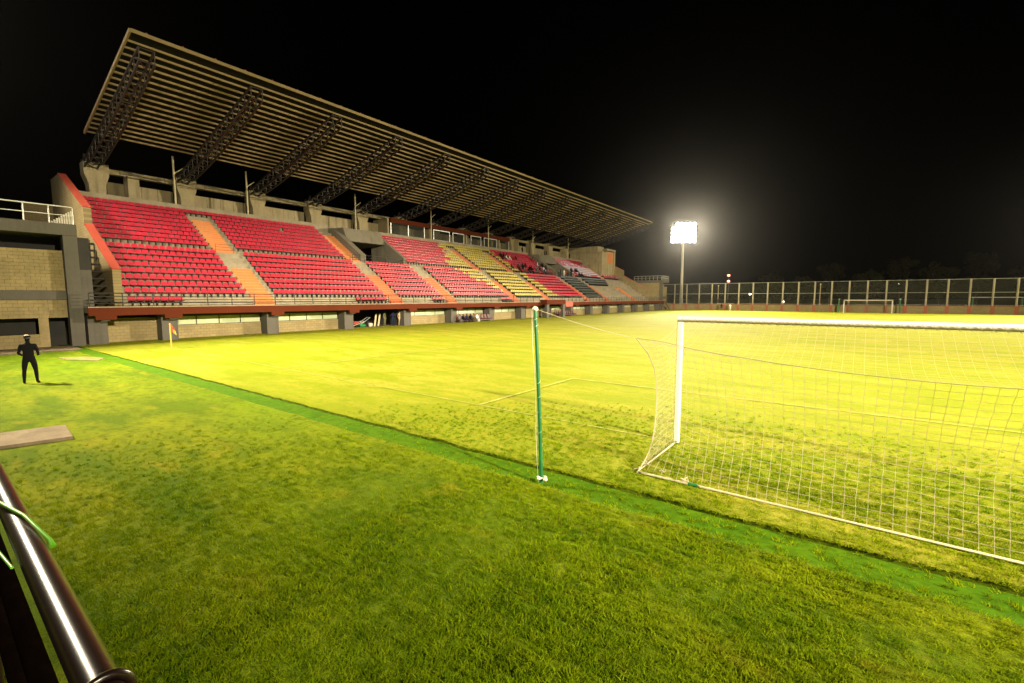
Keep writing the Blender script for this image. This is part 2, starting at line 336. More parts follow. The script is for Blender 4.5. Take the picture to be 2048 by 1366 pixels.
# grass blades near the camera
def grass_tufts():
    rng = random.Random(3)
    em = MB()
    nx, ny = 60, 44
    for i in range(nx):
        for j in range(ny):
            x0 = -16 + i * 0.4; y0 = 0.6 + j * 0.4; xc = x0 + 0.2; yc = y0 + 0.2
            d = math.hypot(xc, yc)
            # keep to ground this camera or one beside it sees
            az = math.degrees(math.atan2(-xc, yc))
            if az > 92 or az < -30 or d < 1.6 or d > 17: continue
            a, b = ditch_z(xc, 0)
            if y0 + 0.4 > a - 0.0 and y0 < b + 0.02:
                for (ya, yb) in ((y0, min(y0 + 0.4, a - 0.02)), (max(y0, b + 0.05), y0 + 0.4)):
                    if yb - ya > 0.03: em.add([(x0, ya, 0.012), (x0 + 0.4, ya, 0.012), (x0 + 0.4, yb, 0.012), (x0, yb, 0.012)], [(0, 1, 2, 3)])
                em.add([(x0, max(y0, a + 0.06), -0.055), (x0 + 0.4, max(y0, a + 0.06), -0.055), (x0 + 0.4, min(y0 + 0.4, b - 0.03), -0.055), (x0, min(y0 + 0.4, b - 0.03), -0.055)], [(0, 1, 2, 3)])
                continue
            em.add([(x0, y0, 0.0), (x0 + 0.4, y0, 0.0), (x0 + 0.4, y0 + 0.4, 0.0), (x0, y0 + 0.4, 0.0)], [(0, 1, 2, 3)])
    n_base = len(em.f)
    for i in range(110):
        x0 = -16 + i * 0.2
        (a0, b0), (a1, b1) = ditch_z(x0, 0), ditch_z(x0 + 0.2, 0)
        em.add([(x0, b0 - 0.03, -0.005), (x0 + 0.2, b1 - 0.03, -0.005), (x0 + 0.2, b1 + 0.07, 0.02), (x0, b0 + 0.07, 0.02)], [(0, 1, 2, 3)])
        em.add([(x0, a0 - 0.10, 0.02), (x0 + 0.2, a1 - 0.10, 0.02), (x0 + 0.2, a1 + 0.03, 0.0), (x0, a0 + 0.03, 0.0)], [(0, 1, 2, 3)])
    o = em.build('grass_blades', M['blade']); tag(o, 'short green grass blades of the near lawn', None, None, 'stuff')
    me = o.data
    at = me.attributes.new('dens', 'FLOAT', 'FACE')
    for p, poly in enumerate(me.polygons):
        d = math.hypot(poly.center.x, poly.center.y)
        at.data[p].value = 720 * min(1.0, 3.6 / d) ** 1.1 * max(0.0, min(1.0, (12.5 - d) / 6.5)) * ((1.8 if (p - n_base) % 2 == 0 else 0.9) if p >= n_base else (0.3 if poly.center.z < -0.03 else 1.0))
    ng = bpy.data.node_groups.new('grass', 'GeometryNodeTree')
    ng.interface.new_socket('Geometry', in_out='INPUT', socket_type='NodeSocketGeometry')
    ng.interface.new_socket('Geometry', in_out='OUTPUT', socket_type='NodeSocketGeometry')
    N = ng.nodes; L = ng.links
    gi = N.new('NodeGroupInput'); go = N.new('NodeGroupOutput')
    na = N.new('GeometryNodeInputNamedAttribute'); na.data_type = 'FLOAT'; na.inputs[0].default_value = 'dens'
    dp = N.new('GeometryNodeDistributePointsOnFaces'); L.new(gi.outputs[0], dp.inputs['Mesh'])
    L.new(na.outputs[0], dp.inputs['Density'])
    jn = N.new('GeometryNodeJoinGeometry')
    for k in range(9):
        c = N.new('GeometryNodeMeshCone'); c.inputs['Vertices'].default_value = 3; c.fill_type = 'NONE'
        h = rng.uniform(0.022, 0.052)
        c.inputs['Radius Top'].default_value = 0.0; c.inputs['Radius Bottom'].default_value = rng.uniform(0.0028, 0.0046); c.inputs['Depth'].default_value = h
        t = N.new('GeometryNodeTransform'); L.new(c.outputs[0], t.inputs[0])
        t.inputs['Translation'].default_value = (rng.uniform(-0.025, 0.025), rng.uniform(-0.025, 0.025), 0)
        t.inputs['Rotation'].default_value = (rng.uniform(-0.75, 0.75), rng.uniform(-0.75, 0.75), rng.uniform(0, 6))
        L.new(t.outputs[0], jn.inputs[0])
    sm = N.new('GeometryNodeSetMaterial'); sm.inputs['Material'].default_value = M['blade']; L.new(jn.outputs[0], sm.inputs[0])
    ip = N.new('GeometryNodeInstanceOnPoints'); L.new(dp.outputs['Points'], ip.inputs['Points']); L.new(sm.outputs[0], ip.inputs['Instance'])
    rv = N.new('FunctionNodeRandomValue'); rv.data_type = 'FLOAT_VECTOR'; rv.inputs[0].default_value = (-0.2, -0.2, 0); rv.inputs[1].default_value = (0.2, 0.2, 6.28)
    L.new(rv.outputs[0], ip.inputs['Rotation'])
    rs = N.new('FunctionNodeRandomValue'); rs.data_type = 'FLOAT'; rs.inputs[2].default_value = 0.55; rs.inputs[3].default_value = 1.35
    L.new(rs.outputs[1], ip.inputs['Scale'])
    L.new(ip.outputs[0], go.inputs[0])
    md = o.modifiers.new('grass', 'NODES'); md.node_group = ng
grass_tufts()

# slabs and apron on the lawn
ap = MB().box(-37.0, -34.0, -14, 5.6, 0.0, 0.05).build('concrete_apron', M['slab']); ap['kind'] = 'structure'
ap = MB().prism([(-30.3, 4.1), (-28.9, 4.2), (-27.4, 5.0), (-28.3, 5.4), (-29.6, 5.0)], 'z', 0.0, 0.03).build('bare_ground', M['bare']); ap['kind'] = 'structure'
sl = empty('concrete_slab', (-13.3, 0.7, 0), 'pale concrete cover slab lying on the lawn at the left edge', 'slab')
MB().prism([(-14.3, -0.5), (-12.95, -0.5), (-12.75, 0.72), (-14.05, 0.80)], 'z', 0.0, 0.07).build('slab_piece', M['slab'], sl)
MB().prism([(-14.045, 0.83), (-12.745, 0.75), (-12.5, 1.80), (-13.78, 1.88)], 'z', 0.0, 0.065).build('slab_piece', M['slab'], sl)

# ================================================================== GRANDSTAND
GS = empty('grandstand', (-46, 57, 0), 'long concrete grandstand with tiers of red and yellow seats along the pitch', 'grandstand')
Y0, Y1 = 8.7, 105.3
DZ = 2.30
def low(i): return 39.4 + 0.775 * (i - 1), 2.9 + 0.5 * (i - 1)      # u of riser, tread height, i = 1..8
def upp(j): return 46.5 + 0.72 * (j - 1), 7.2 + 0.45 * (j - 1)      # j = 1..9
V1 = (32.1, 38.85); V2 = (75.2, 81.95)
def terrace_profile(upper=True):
    p = [(-36.6, 1.95), (-36.6, DZ)]
    z = DZ
    for i in range(1, 9):
        u, t = low(i); p += [(-u, z), (-u, t)]; z = t
    p += [(-45.6, z), (-45.6, 6.9)]; z = 6.9
    if upper:
        for j in range(1, 10):
            u, t = upp(j); p += [(-u, z), (-u, t)]; z = t
        p += [(-53.0, z), (-53.0, 11.9), (-53.25, 11.9), (-53.25, 11.5), (-57.5, 11.5), (-57.5, 10.9), (-52.6, 10.3), (-46.5, 6.5)]
    else:
        p += [(-50.2, z), (-50.2, 6.5), (-46.5, 6.5)]
    p += [(-45.2, 6.0), (-39.3, 1.95)]
    return p
def terrace(y0, y1, upper=True): MB().prism(terrace_profile(upper), 'y', y0, y1).build('terrace', M['terrace'], GS)
terrace(Y0, V1[0]); terrace(V1[0], V1[1], False); terrace(V1[1], V2[0]); terrace(V2[0], V2[1], False); terrace(V2[1], Y1)
# front deck ends beyond the end walls
MB().box(-36.6, -39.4, 6.4, Y0, 1.95, DZ).build('deck', M['terrace'], GS)
MB().box(-36.6, -39.4, Y1, 107.6, 1.95, DZ).build('deck', M['terrace'], GS)
# fascia and brackets
fa = MB().box(-36.43, -36.6, 6.4, 54.9, 1.78, 2.27).build('fascia', M['fascia'], GS)
fb = MB().box(-36.43, -36.6, 63.0, 107.6, 1.78, 2.27).build('fascia', M['fascia'], GS)
MB().box(-36.40, -36.62, 6.4, 54.9, 2.272, 2.33).build('deck_edge', M['terrace'], GS)
MB().box(-36.40, -36.62, 63.0, 107.6, 2.272, 2.33).build('deck_edge', M['terrace'], GS)
GRID = [10.65 + 6.88 * k for k in range(15)]
bmesh_bracket = MB().box(-0.19, 0, -0.5, 0.5, -0.25, 0).mesh('bracket', M['fascia'])
for y in [7.2] + GRID:
    if 54 < y < 64: continue
    link('bracket', bmesh_bracket, fa if y < 57 else fb, (-36.42 - WLOC[GS][0], y - WLOC[GS][1], 1.778))
    MB().box(-36.62, -38.3, y - 0.2, y + 0.2, 1.45, 1.945).build('deck_beam', M['grey'], GS)
# player tunnel: raised brown parapet box and bright red stair cheek
tn = MB().box(-35.5, -36.7, 55.2, 60.4, 1.95, 2.62).build('tunnel_parapet', M['fascia'], GS)
MB().box(-35.55, -35.9, 55.3, 55.9, 0, 1.95).build('tunnel_column', M['grey'], GS)
MB().box(-35.55, -35.9, 59.8, 60.4, 0, 1.95).build('tunnel_column', M['grey'], GS)
MB().box(-35.55, -36.62, 60.6, 62.8, 1.55, 2.36).build('tunnel_stair_cheek', M['redpaint'], GS)
for q0, q1 in ((54.9, 55.2), (62.8, 63.0)): MB().box(-36.44, -36.6, q0, q1, 1.78, 2.27).build('fascia_return', M['fascia'], GS)
MB().box(-36.7, -39.35, 54.9, 63.0, 1.95, 2.29).build('deck', M['terrace'], GS)
# ground floor: wall bays, windows, columns, doorways
WALLX = -38.4
colm = MB().box(-0.5, 0.5, -0.46, 0.46, 0, 1.94).mesh('column', M['grey'])
for y in [6.95] + GRID:
    link('column', colm, GS, (-37.85 - WLOC[GS][0], y - WLOC[GS][1], 0))
bays = list(zip([6.95] + GRID[:-1], GRID))
panes_done = 0
for a, b in bays:
    a += 0.46; b -= 0.46
    if a < 10: 
        MB().box(WALLX, WALLX - 0.25, a, b, 0, 1.55).build('masonry_wall', M['blockY'], GS); continue
    if 24 < a < 30: continue            # open store bay
    if 51.5 < a < 58:
        for (c, d) in ((a, 53.0), (54.1, b)) if a < 55 else ((a, b),):
            MB().box(WALLX, WALLX - 0.25, c, d, 0, 1.94).build('masonry_wall', M['blockY'], GS)
        continue
    MB().box(WALLX, WALLX - 0.25, a, b, 0, 0.93).build('masonry_wall', M['blockY'], GS)
    st = MB().box(WALLX - 0.04, WALLX - 0.16, a, b, 0.93, 0.98).box(WALLX - 0.04, WALLX - 0.16, a, b, 1.55, 1.60).build('window_strip', M['grey'], GS)
    n = 4
    for k in range(n):
        c = a + (b - a) * k / n; d = a + (b - a) * (k + 1) / n
        MB().box(WALLX - 0.09, WALLX - 0.11, c + 0.03, d - 0.03, 0.98, 1.55).build('pane', M['strip'], st)
        MB().box(WALLX - 0.06, WALLX - 0.14, d - 0.03, d + 0.03 if k < n - 1 else d, 0.98, 1.55).build('mullion', M['black'], st)
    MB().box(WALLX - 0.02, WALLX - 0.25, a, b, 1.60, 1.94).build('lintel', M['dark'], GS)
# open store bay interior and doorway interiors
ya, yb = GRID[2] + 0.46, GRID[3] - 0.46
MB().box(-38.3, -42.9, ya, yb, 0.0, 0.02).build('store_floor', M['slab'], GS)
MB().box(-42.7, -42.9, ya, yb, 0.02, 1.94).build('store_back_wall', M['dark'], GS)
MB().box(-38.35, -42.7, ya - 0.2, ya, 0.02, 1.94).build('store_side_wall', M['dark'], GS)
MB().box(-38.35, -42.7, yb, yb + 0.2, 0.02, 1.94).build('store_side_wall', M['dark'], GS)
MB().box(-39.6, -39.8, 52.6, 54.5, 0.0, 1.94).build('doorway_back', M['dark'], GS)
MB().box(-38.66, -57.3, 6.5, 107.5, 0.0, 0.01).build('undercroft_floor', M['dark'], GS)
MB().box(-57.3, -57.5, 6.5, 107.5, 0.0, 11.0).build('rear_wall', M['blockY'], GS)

# stairs: orange treads with pale nosings, one step per piece
STAIR_C = [17.8, 31.35, 39.6, 52.65, 61.35, 74.4, 82.65, 96.2]
UP_STAIR = [17.8, 31.28, 52.65, 61.35, 82.75, 96.2]
SW = 0.80
def stair(yc, rows, base_z, mt, upper):
    root = MB().box(-0.01, 0.01, -0.01, 0.01, 0, 0.01)
    st = empty('stair', (0, 0, 0)); st.parent = GS; WLOC[st] = (0, 0, 0)
    st.location = (-WLOC[GS][0], -WLOC[GS][1], 0)
    z = base_z
    for u, t, dep in rows:
        h = t - z
        xa = -(u - dep * 0.5); xb = -u + 0.006; xc = -u - dep * 0.5
        MB().box(xa, xb, yc - SW, yc + SW, z + 0.003, z + h / 2).build('step', mt, st)
        MB().box(xa + 0.01, xa - 0.05, yc - SW, yc + SW, z + h / 2 + 0.001, z + h / 2 + 0.022).build('nosing', M['nosing'], st)
        MB().box(xb - 0.001, xc, yc - SW, yc + SW, z + 0.003, t + 0.006).build('step', mt, st)
        MB().box(xb + 0.012, xb - 0.05, yc - SW, yc + SW, t + 0.007, t + 0.026).build('nosing', M['nosing'], st)
        z = t
    return st
for k, yc in enumerate(STAIR_C):
    mt = M['orange'] if k in (0, 7) else M['orange_shade']
    rows = [(low(i)[0], low(i)[1], 0.775) for i in range(1, 7)]
    stair(yc, rows, DZ, mt, False)
for k, yc in enumerate(UP_STAIR):
    mt = M['orange'] if k in (0, 1, 5) else M['orange_shade']
    stair(yc, [(upp(j)[0], upp(j)[1], 0.72) for j in range(1, 9)], 6.9, mt, True)

# end walls with red coping
def end_wall(y0, y1, inner):
    poly = [(-39.3, 0.0), (-39.3, 4.72), (-45.8, 8.3), (-45.8, 9.5), (-53.4, 13.1), (-56.6, 13.1), (-56.6, 0)]
    wl_ = MB().prism(poly, 'y', y0, y1).build('end_wall', M['blockX'], GS)
    for (a, b) in (((-39.3, 4.72), (-45.8, 8.3)), ((-45.8, 9.5), (-53.4, 13.1))):
        MB().bar((a[0], (y0 + y1) / 2, a[1] + 0.04), (b[0], (y0 + y1) / 2, b[1] + 0.04), abs(y1 - y0) + 0.06, 0.075).build('coping', M['redpaint'], wl_)
end_wall(Y0 - 0.45, Y0 - 0.003, 1); end_wall(Y1 + 0.003, Y1 + 0.45, -1)

# vomitories (access portals)
for a, b in (V1, V2):
    vo = empty('access_portal', (0, 0, 0)); vo.parent = GS; vo.location = (-WLOC[GS][0], -WLOC[GS][1], 0); WLOC[vo] = (0, 0, 0)
    ch = [(-46.4, 6.903), (-46.4, 7.9), (-52.1, 11.45), (-52.98, 11.45), (-52.98, 6.903)]
    MB().prism(ch, 'y', a + 0.003, a + 0.75).build('cheek_wall', M['vom'], vo)
    MB().prism(ch, 'y', b - 0.45, b - 0.003).build('cheek_wall', M['vom'], vo)
    MB().prism([(-50.0, 9.8), (-50.9, 11.48), (-53.24, 11.6), (-53.24, 9.7)], 'y', a + 0.76, b - 0.46).build('lintel', M['vom'], vo)
    MB().box(-50.21, -56.0, a + 0.76, b - 0.46, 6.88, 6.9).build('passage_floor', M['vom'], vo)
    MB().box(-55.8, -56.0, a + 0.76, b - 0.46, 6.9, 9.7).build('passage_back', M['dark'], vo)
    MB().box(-50.3, -50.5, a + 0.76, a + 2.4, 6.9, 8.6).build('passage_screen', M['grey'], vo)
    MB().prism([(-53.25, 11.5), (-57.5, 11.5), (-57.5, 9.7), (-53.25, 9.7)], 'y', a, b).build('concourse_slab', M['vom'], vo)

# rear concourse: flared piers, ring beam, block panels
pier = MB()
prof = [(-0.55, 0), (0.55, 0), (0.60, 1.5), (0.86, 2.35), (0.86, 3.35), (-0.86, 3.35), (-0.86, 2.35), (-0.60, 1.5)]
pier_me = pier.prism(prof, 'x', -0.75, 0.55).mesh('pier', M['concrete'])
PX = -55.4
for k, y in enumerate(GRID[:13]):
    link('pier', pier_me, GS, (PX - WLOC[GS][0], y + 0.35 - WLOC[GS][1], 11.503))
for k in range(12):
    a = GRID[k] + 0.35; b = GRID[k + 1] + 0.35
    MB().box(-55.35, -55.9, a + 0.87, b - 0.87, 14.18, 14.62).build('ring_beam', M['concrete'], GS)
    n = 4
    for q in range(n):
        c = a + 0.87 + (b - a - 1.74) * q / n; d = a + 0.87 + (b - a - 1.74) * (q + 1) / n
        MB().box(-56.0, -56.18, c + 0.012, d - 0.012, 11.503, 13.55).build('wall_panel', M['concrete'], GS)
MB().box(-54.6, -56.0, 13.1, 13.95, 11.503, 14.15).build('pilaster', M['concrete'], GS)
# glazed boxes under a red brown canopy
VB = empty('press_box', (0, 0, 0)); VB.parent = GS; VB.location = (-WLOC[GS][0], -WLOC[GS][1], 0); WLOC[VB] = (0, 0, 0)
MB().box(-53.7, -54.5, 42.3, 70.2, 13.62, 14.28).build('canopy', M['fascia'], VB)
MB().box(-54.5, -57.2, 41.9, 73.3, 14.285, 14.40).build('roof_slab', M['concrete'], VB)
for y in (41.9, 49.9, 58.2, 67.2, 73.2):
    MB().box(-53.9, -57.2, y, y + 0.22, 11.903 if y > 42 else 11.503, 13.62 if 42.3 < y < 70 else 14.2).build('partition', M['concrete'], VB)
for (a, b) in ((50.6, 54.2), (54.9, 57.6), (59.3, 62.0), (62.8, 66.4)):
    wf = MB()
    for (c, d, e, f) in ((a, a + 0.1, 11.95, 13.6), (b - 0.1, b, 11.95, 13.6), (a + 0.1, b - 0.1, 11.95, 12.05), (a + 0.1, b - 0.1, 13.5, 13.6)):
        wf.box(-53.78, -53.88, c, d, e, f)
    w_ = wf.build('window', M['frame'], VB)
    MB().box(-53.82, -53.84, a + 0.1, b - 0.1, 12.05, 13.5).build('pane', M['glass'], w_)
for (a, b) in ((42.5, 45.5), (45.6, 48.6), (67.6, 69.9)):
    MB().box(-53.82, -53.84, a, b, 11.92, 13.6).build('pane', M['glass'], VB)
for y in (42.35, 45.52, 48.65, 70.0):
    MB().box(-53.78, -53.88, y, y + 0.09, 11.92, 13.61).build('mullion', M['frame'], VB)
# stair tower at the far end
TW = empty('stair_tower', (0, 0, 0)); TW.parent = GS; TW.location = (-WLOC[GS][0], -WLOC[GS][1], 0); WLOC[TW] = (0, 0, 0)
MB().box(-48.0, -56.5, 98.0, 100.6, 7.5, 13.6).build('tower_wall', M['concrete'], TW)
MB().box(-48.25, -56.5, 100.6, 104.5, 7.5, 13.9).build('tower_wall', M['concrete'], TW)
MB().box(-48.0, -56.5, 104.5, 105.29, 7.5, 14.1).build('tower_wall', M['concrete'], TW)
MB().box(-47.9, -56.5, 100.4, 105.28, 14.1, 14.5).build('tower_roof', M['concrete'], TW)
MB().box(-49.0, -56.5, 97.6, 101.0, 13.62, 14.9).build('tower_roof', M['concrete'], TW)
MB().box(-48.17, -48.24, 100.75, 104.4, 11.2, 13.7).build('door_panel', M['orange'], TW)

# seats -------------------------------------------------------------
def seat_verts():
    s = MB()
    wd = 0.20
    # pan: slightly dished box, front lip; back shell leaning back with a rounded top
    s.add([(0.20, -wd, 0.36), (0.20, wd, 0.36), (0.20, wd, 0.40), (0.20, -wd, 0.40), (-0.18, -wd, 0.34), (-0.18, wd, 0.34), (-0.18, wd, 0.375), (-0.18, -wd, 0.375)],
          [(0, 1, 2, 3), (3, 2, 6, 7), (1, 0, 4, 5), (0, 3, 7, 4), (2, 1, 5, 6)])
    s.add([(-0.15, -wd, 0.375), (-0.15, wd, 0.375), (-0.21, wd, 0.62), (-0.225, wd * 0.72, 0.70), (-0.225, -wd * 0.72, 0.70), (-0.21, -wd, 0.62),
           (-0.18, -wd, 0.36), (-0.18, wd, 0.36), (-0.24, wd, 0.62), (-0.255, wd * 0.72, 0.70), (-0.255, -wd * 0.72, 0.70), (-0.24, -wd, 0.62)],
          [(0, 1, 2, 5), (5, 2, 3, 4), (7, 6, 11, 8), (8, 11, 10, 9), (1, 7, 8, 2), (2, 8, 9, 3), (3, 9, 10, 4), (4, 10, 11, 5), (5, 11, 6, 0)])
    s.box(-0.14, 0.05, -0.03, 0.03, 0.0, 0.34, 1)   # bracket to the tread
    return s
SEAT = seat_verts()
SP = 0.455
def seat_colour(tier, row, y, rnd):
    if tier == 'low':
        t = (row - 1) / 7.0
        if y < 40.5: return 'seat_red'
        if y < 52:
            return 'seat_yel' if y > 52.0 - 5.0 * t + rnd.uniform(-0.7, 0.7) else 'seat_red'
        if y < 61: return 'seat_yel'
        if y < 74: return 'seat_yel' if y < 65.4 - 2.0 * t + rnd.uniform(-0.6, 0.6) else 'seat_red'
        if y < 82: return 'seat_dark'
        return 'seat_dark' if row >= 6 and y < 88 + row * 0.8 else None
    t = (row - 1) / 8.0
    if y < 40: return 'seat_red'
    if y < 52: return 'seat_yel' if y > 47.6 + 3.2 * t + rnd.uniform(-0.7, 0.7) else 'seat_red'
    if y < 61: return 'seat_yel'
    if y < 76: return 'seat_yel' if y < 63.0 + 0.8 * (1 - t) + rnd.uniform(-0.5, 0.5) else 'seat_red'
    if y < 96: return 'seat_sheen' if (row in (2, 3, 4, 5) or rnd.random() < 0.35) and y > 83 and row < 8 else 'seat_red'
    return 'seat_red' if rnd.random() < 0.75 else 'seat_sheen'
rest = MB(); REST_M = ['seat_red', 'seat_yel', 'seat_dark', 'seat_sheen']
near_me = SEAT.mesh('seat', [M['seat_red'], M['black']])
rs_ = random.Random(11)
n_near = 0
def free(y, centres, extra=()):
    for c in centres:
        if abs(y - c) < SW + 0.22: return False
    for a, b in extra:
        if a - 0.25 < y < b + 0.25: return False
    return True
def put_seat(x, y, z, key, single):
    global n_near
    dy = rs_.uniform(-0.012, 0.012)
    if single:
        o = link('seat', near_me, GS, (x - WLOC[GS][0], y + dy - WLOC[GS][1], z)); n_near += 1
        o.rotation_euler = (0, 0, rs_.uniform(-0.03, 0.03))
    else:
        k = REST_M.index(key)
        vs = [(a + x, b + y + dy, c + z) for a, b, c in SEAT.v]
        rest.add(vs, SEAT.f)
        rest.m[-len(SEAT.f):] = [4 if m else k for m in SEAT.m]
def seat_row(tier, row, u, z, y0, y1, centres, extra=()):
    n = int((y1 - y0) / SP)
    for i in range(n):
        y = y0 + SP * (i + 0.5)
        if not free(y, centres, extra): continue
        key = seat_colour(tier, row, y, rs_)
        if not key: continue
        if rs_.random() < 0.0012: continue
        put_seat(-(u + 0.42), y, z, key, y < 16.9)
for i in range(1, 9):
    u, z = low(i); seat_row('low', i, u, z, Y0 + 0.25, Y1 - 0.3, STAIR_C)
for j in range(1, 10):
    u, z = upp(j); seat_row('up', j, u, z, Y0 + 0.25, 97.6 if j > 2 else Y1 - 0.3, UP_STAIR if j < 9 else [], (V1, V2) + (() if j < 9 else ((30.4, 32.2), (81.9, 83.6))))
for (a, b) in ((8.9, 12.2), (26.5, 30.5), (36.6, 38.8), (49.3, 51.8)):
    for q in range(int((b - a) / SP)):
        put_seat(-39.0, a + SP * (q + 0.5), DZ, 'seat_red', a < 10)
ro = rest.build('seat_rows', [M[k] for k in REST_M] + [M['black']], GS); ro['kind'] = 'stuff'

# guard rails on the deck and at the tier break ---------------------------------
def railing(name, pts, h, post_dx, n_rails, m, label, r=0.02, sub=None):
    a = Vector(pts[0]); b = Vector(pts[1]); L = (b - a).length; d = (b - a) / L
    e = empty(name, tuple((a + b) / 2), label, 'railing')
    for k in range(n_rails):
        z = h * (k + 1) / n_rails
        MB().tube([a + Vector((0, 0, z)), b + Vector((0, 0, z))], r if k == n_rails - 1 else r * 0.75, 6).build('rail', m, e)
    n = max(1, round(L / post_dx)); pm = MB().tube([(0, 0, 0), (0, 0, h - r)], r, 6).mesh('post', m)
    for k in range(n + 1):
        p = a + d * (L * k / n); q = p - Vector(WLOC[e]); link('post', pm, e, tuple(q))
    return e
railing('guard_rail', ((-36.52, 6.5, 2.33), (-36.52, 54.8, 2.33)), 0.82, 1.55, 4, M['black'], 'black guard rail along the near half of the grandstand deck', 0.032)
railing('guard_rail', ((-36.52, 63.1, 2.33), (-36.52, 107.5, 2.33)), 0.82, 1.2, 4, M['black'], 'guard rail along the far half of the grandstand deck', 0.030)
railing('guard_rail', ((-35.56, 55.3, 2.62), (-35.56, 60.3, 2.62)), 0.75, 0.7, 4, M['black'], 'black guard rail standing on the brown tunnel parapet', 0.022)
railing('guard_rail', ((-45.75, 16.8, 6.9), (-45.75, 30.3, 6.9)), 0.75, 1.5, 3, M['black'], 'thin black guard rail before the second upper block of red seats', 0.016)
railing('guard_rail', ((-45.75, 30.6, 6.9), (-45.75, 40.0, 6.9)), 0.85, 1.5, 3, M['black'], 'black guard rail in front of the near concrete access portal', 0.03)
railing('guard_rail', ((-45.75, 40.4, 6.9), (-45.75, 73.4, 6.9)), 0.75, 1.6, 3, M['black'], 'thin black guard rail before the middle yellow and red upper seats', 0.016)
railing('guard_rail', ((-45.75, 73.8, 6.9), (-45.75, 84.6, 6.9)), 0.85, 1.5, 3, M['black'], 'black guard rail in front of the far concrete access portal', 0.02)
railing('guard_rail', ((-45.75, 98.0, 6.9), (-45.75, 105.0, 6.9)), 0.85, 1.2, 3, M['black'], 'black guard rail before the last upper red seats by the tower', 0.02)

# cream poles rising from the top kerb
pole_me = MB().tube([(0, 0, 0), (0, 0, 4.95)], 0.085, 8).tube([(0, 0.02, 3.35), (0.1, 0.75, 3.95)], 0.05, 6).mesh('pole', M['cream'])
for k, (y, lb) in enumerate(((16.4, 'cream pipe pole nearest the left end of the stand, behind the top seats'), (23.0, 'cream pipe pole second from the left end, above the red seats'),
        (36.4, 'cream pipe pole standing above the near access portal'), (49.9, 'cream pipe pole rising through the red brown canopy'),
        (63.7, 'cream pipe pole above the far half of the red brown canopy'), (77.6, 'cream pipe pole above the far access portal'), (91.8, 'cream pipe pole nearest the far stair tower'))):
    o = link('metal_pole', pole_me, None, (-53.42 if not 42 < y < 71 else -53.55, y, 11.5 if not 42 < y < 71 else 11.903)); tag(o, lb, 'pole', 'cream poles along the top of the stand')
# black cable ladder strung in front of the piers
cl = empty('cable_ladder', (-54.3, 27, 13.9), 'thin black lattice cable ladder strung along the concrete piers', 'cable ladder')
lad = MB()
for z in (13.95, 14.42):
    MB().tube([(-54.3, 12.5, z), (-54.3, 43.0, z)], 0.03, 5).build('chord', M['black'], cl)
for k in range(9):
    y = 12.5 + k * 3.4
    MB().tube([(-54.3, y, 13.95), (-54.3, y, 14.42), (-54.3, y + 3.4, 13.95)], 0.022, 5).build('brace', M['black'], cl)
for k in range(5):
    y = GRID[k] + 0.35
    MB().tube([(-54.62, y, 14.2), (-54.3, y, 14.2)], 0.03, 5).build('hanger', M['black'], cl)

# ================================================================== CANTILEVER ROOF
RF = empty('cantilever_roof', (-47, 55, 15), 'large cantilever roof of tan purlins on dark lattice trusses over the stand', 'roof')
RY0, RY1 = 9.7, 100.8
def rz(u): return 19.55 - 0.25 * (u - 37.5)
PU = [38.25 + 0.715 * k for k in range(18)]
for k, u in enumerate(PU):
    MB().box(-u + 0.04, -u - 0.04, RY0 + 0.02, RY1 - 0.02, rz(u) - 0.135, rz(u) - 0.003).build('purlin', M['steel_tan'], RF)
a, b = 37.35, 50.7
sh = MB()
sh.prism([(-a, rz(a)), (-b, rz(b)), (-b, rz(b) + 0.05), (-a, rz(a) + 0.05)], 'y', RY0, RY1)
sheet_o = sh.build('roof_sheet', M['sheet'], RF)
for y in (RY0 - 0.12, RY1 + 0.003):
    MB().prism([(-a + 0.05, rz(a) - 0.16), (-b, rz(b) - 0.16), (-b, rz(b) + 0.08), (-a + 0.05, rz(a) + 0.08)], 'y', y, y + 0.117).build('verge_trim', M['steel_tan'], RF)
MB().box(-37.28, -37.34, RY0, RY1, rz(a) - 0.12, rz(a) + 0.10).build('eaves_trim', M['steel_tan'], RF)
rc = MB().ball((0, 0, 0), 0.07, seg=6, rings=4).mesh('ridge_clip', M['redpaint'])
for k in range(46):
    link('eaves_clip', rc, sheet_o, (-37.36 - WLOC[RF][0], RY0 + 0.8 + k * 1.98 - WLOC[RF][1], rz(a) + 0.14 - WLOC[RF][2]))
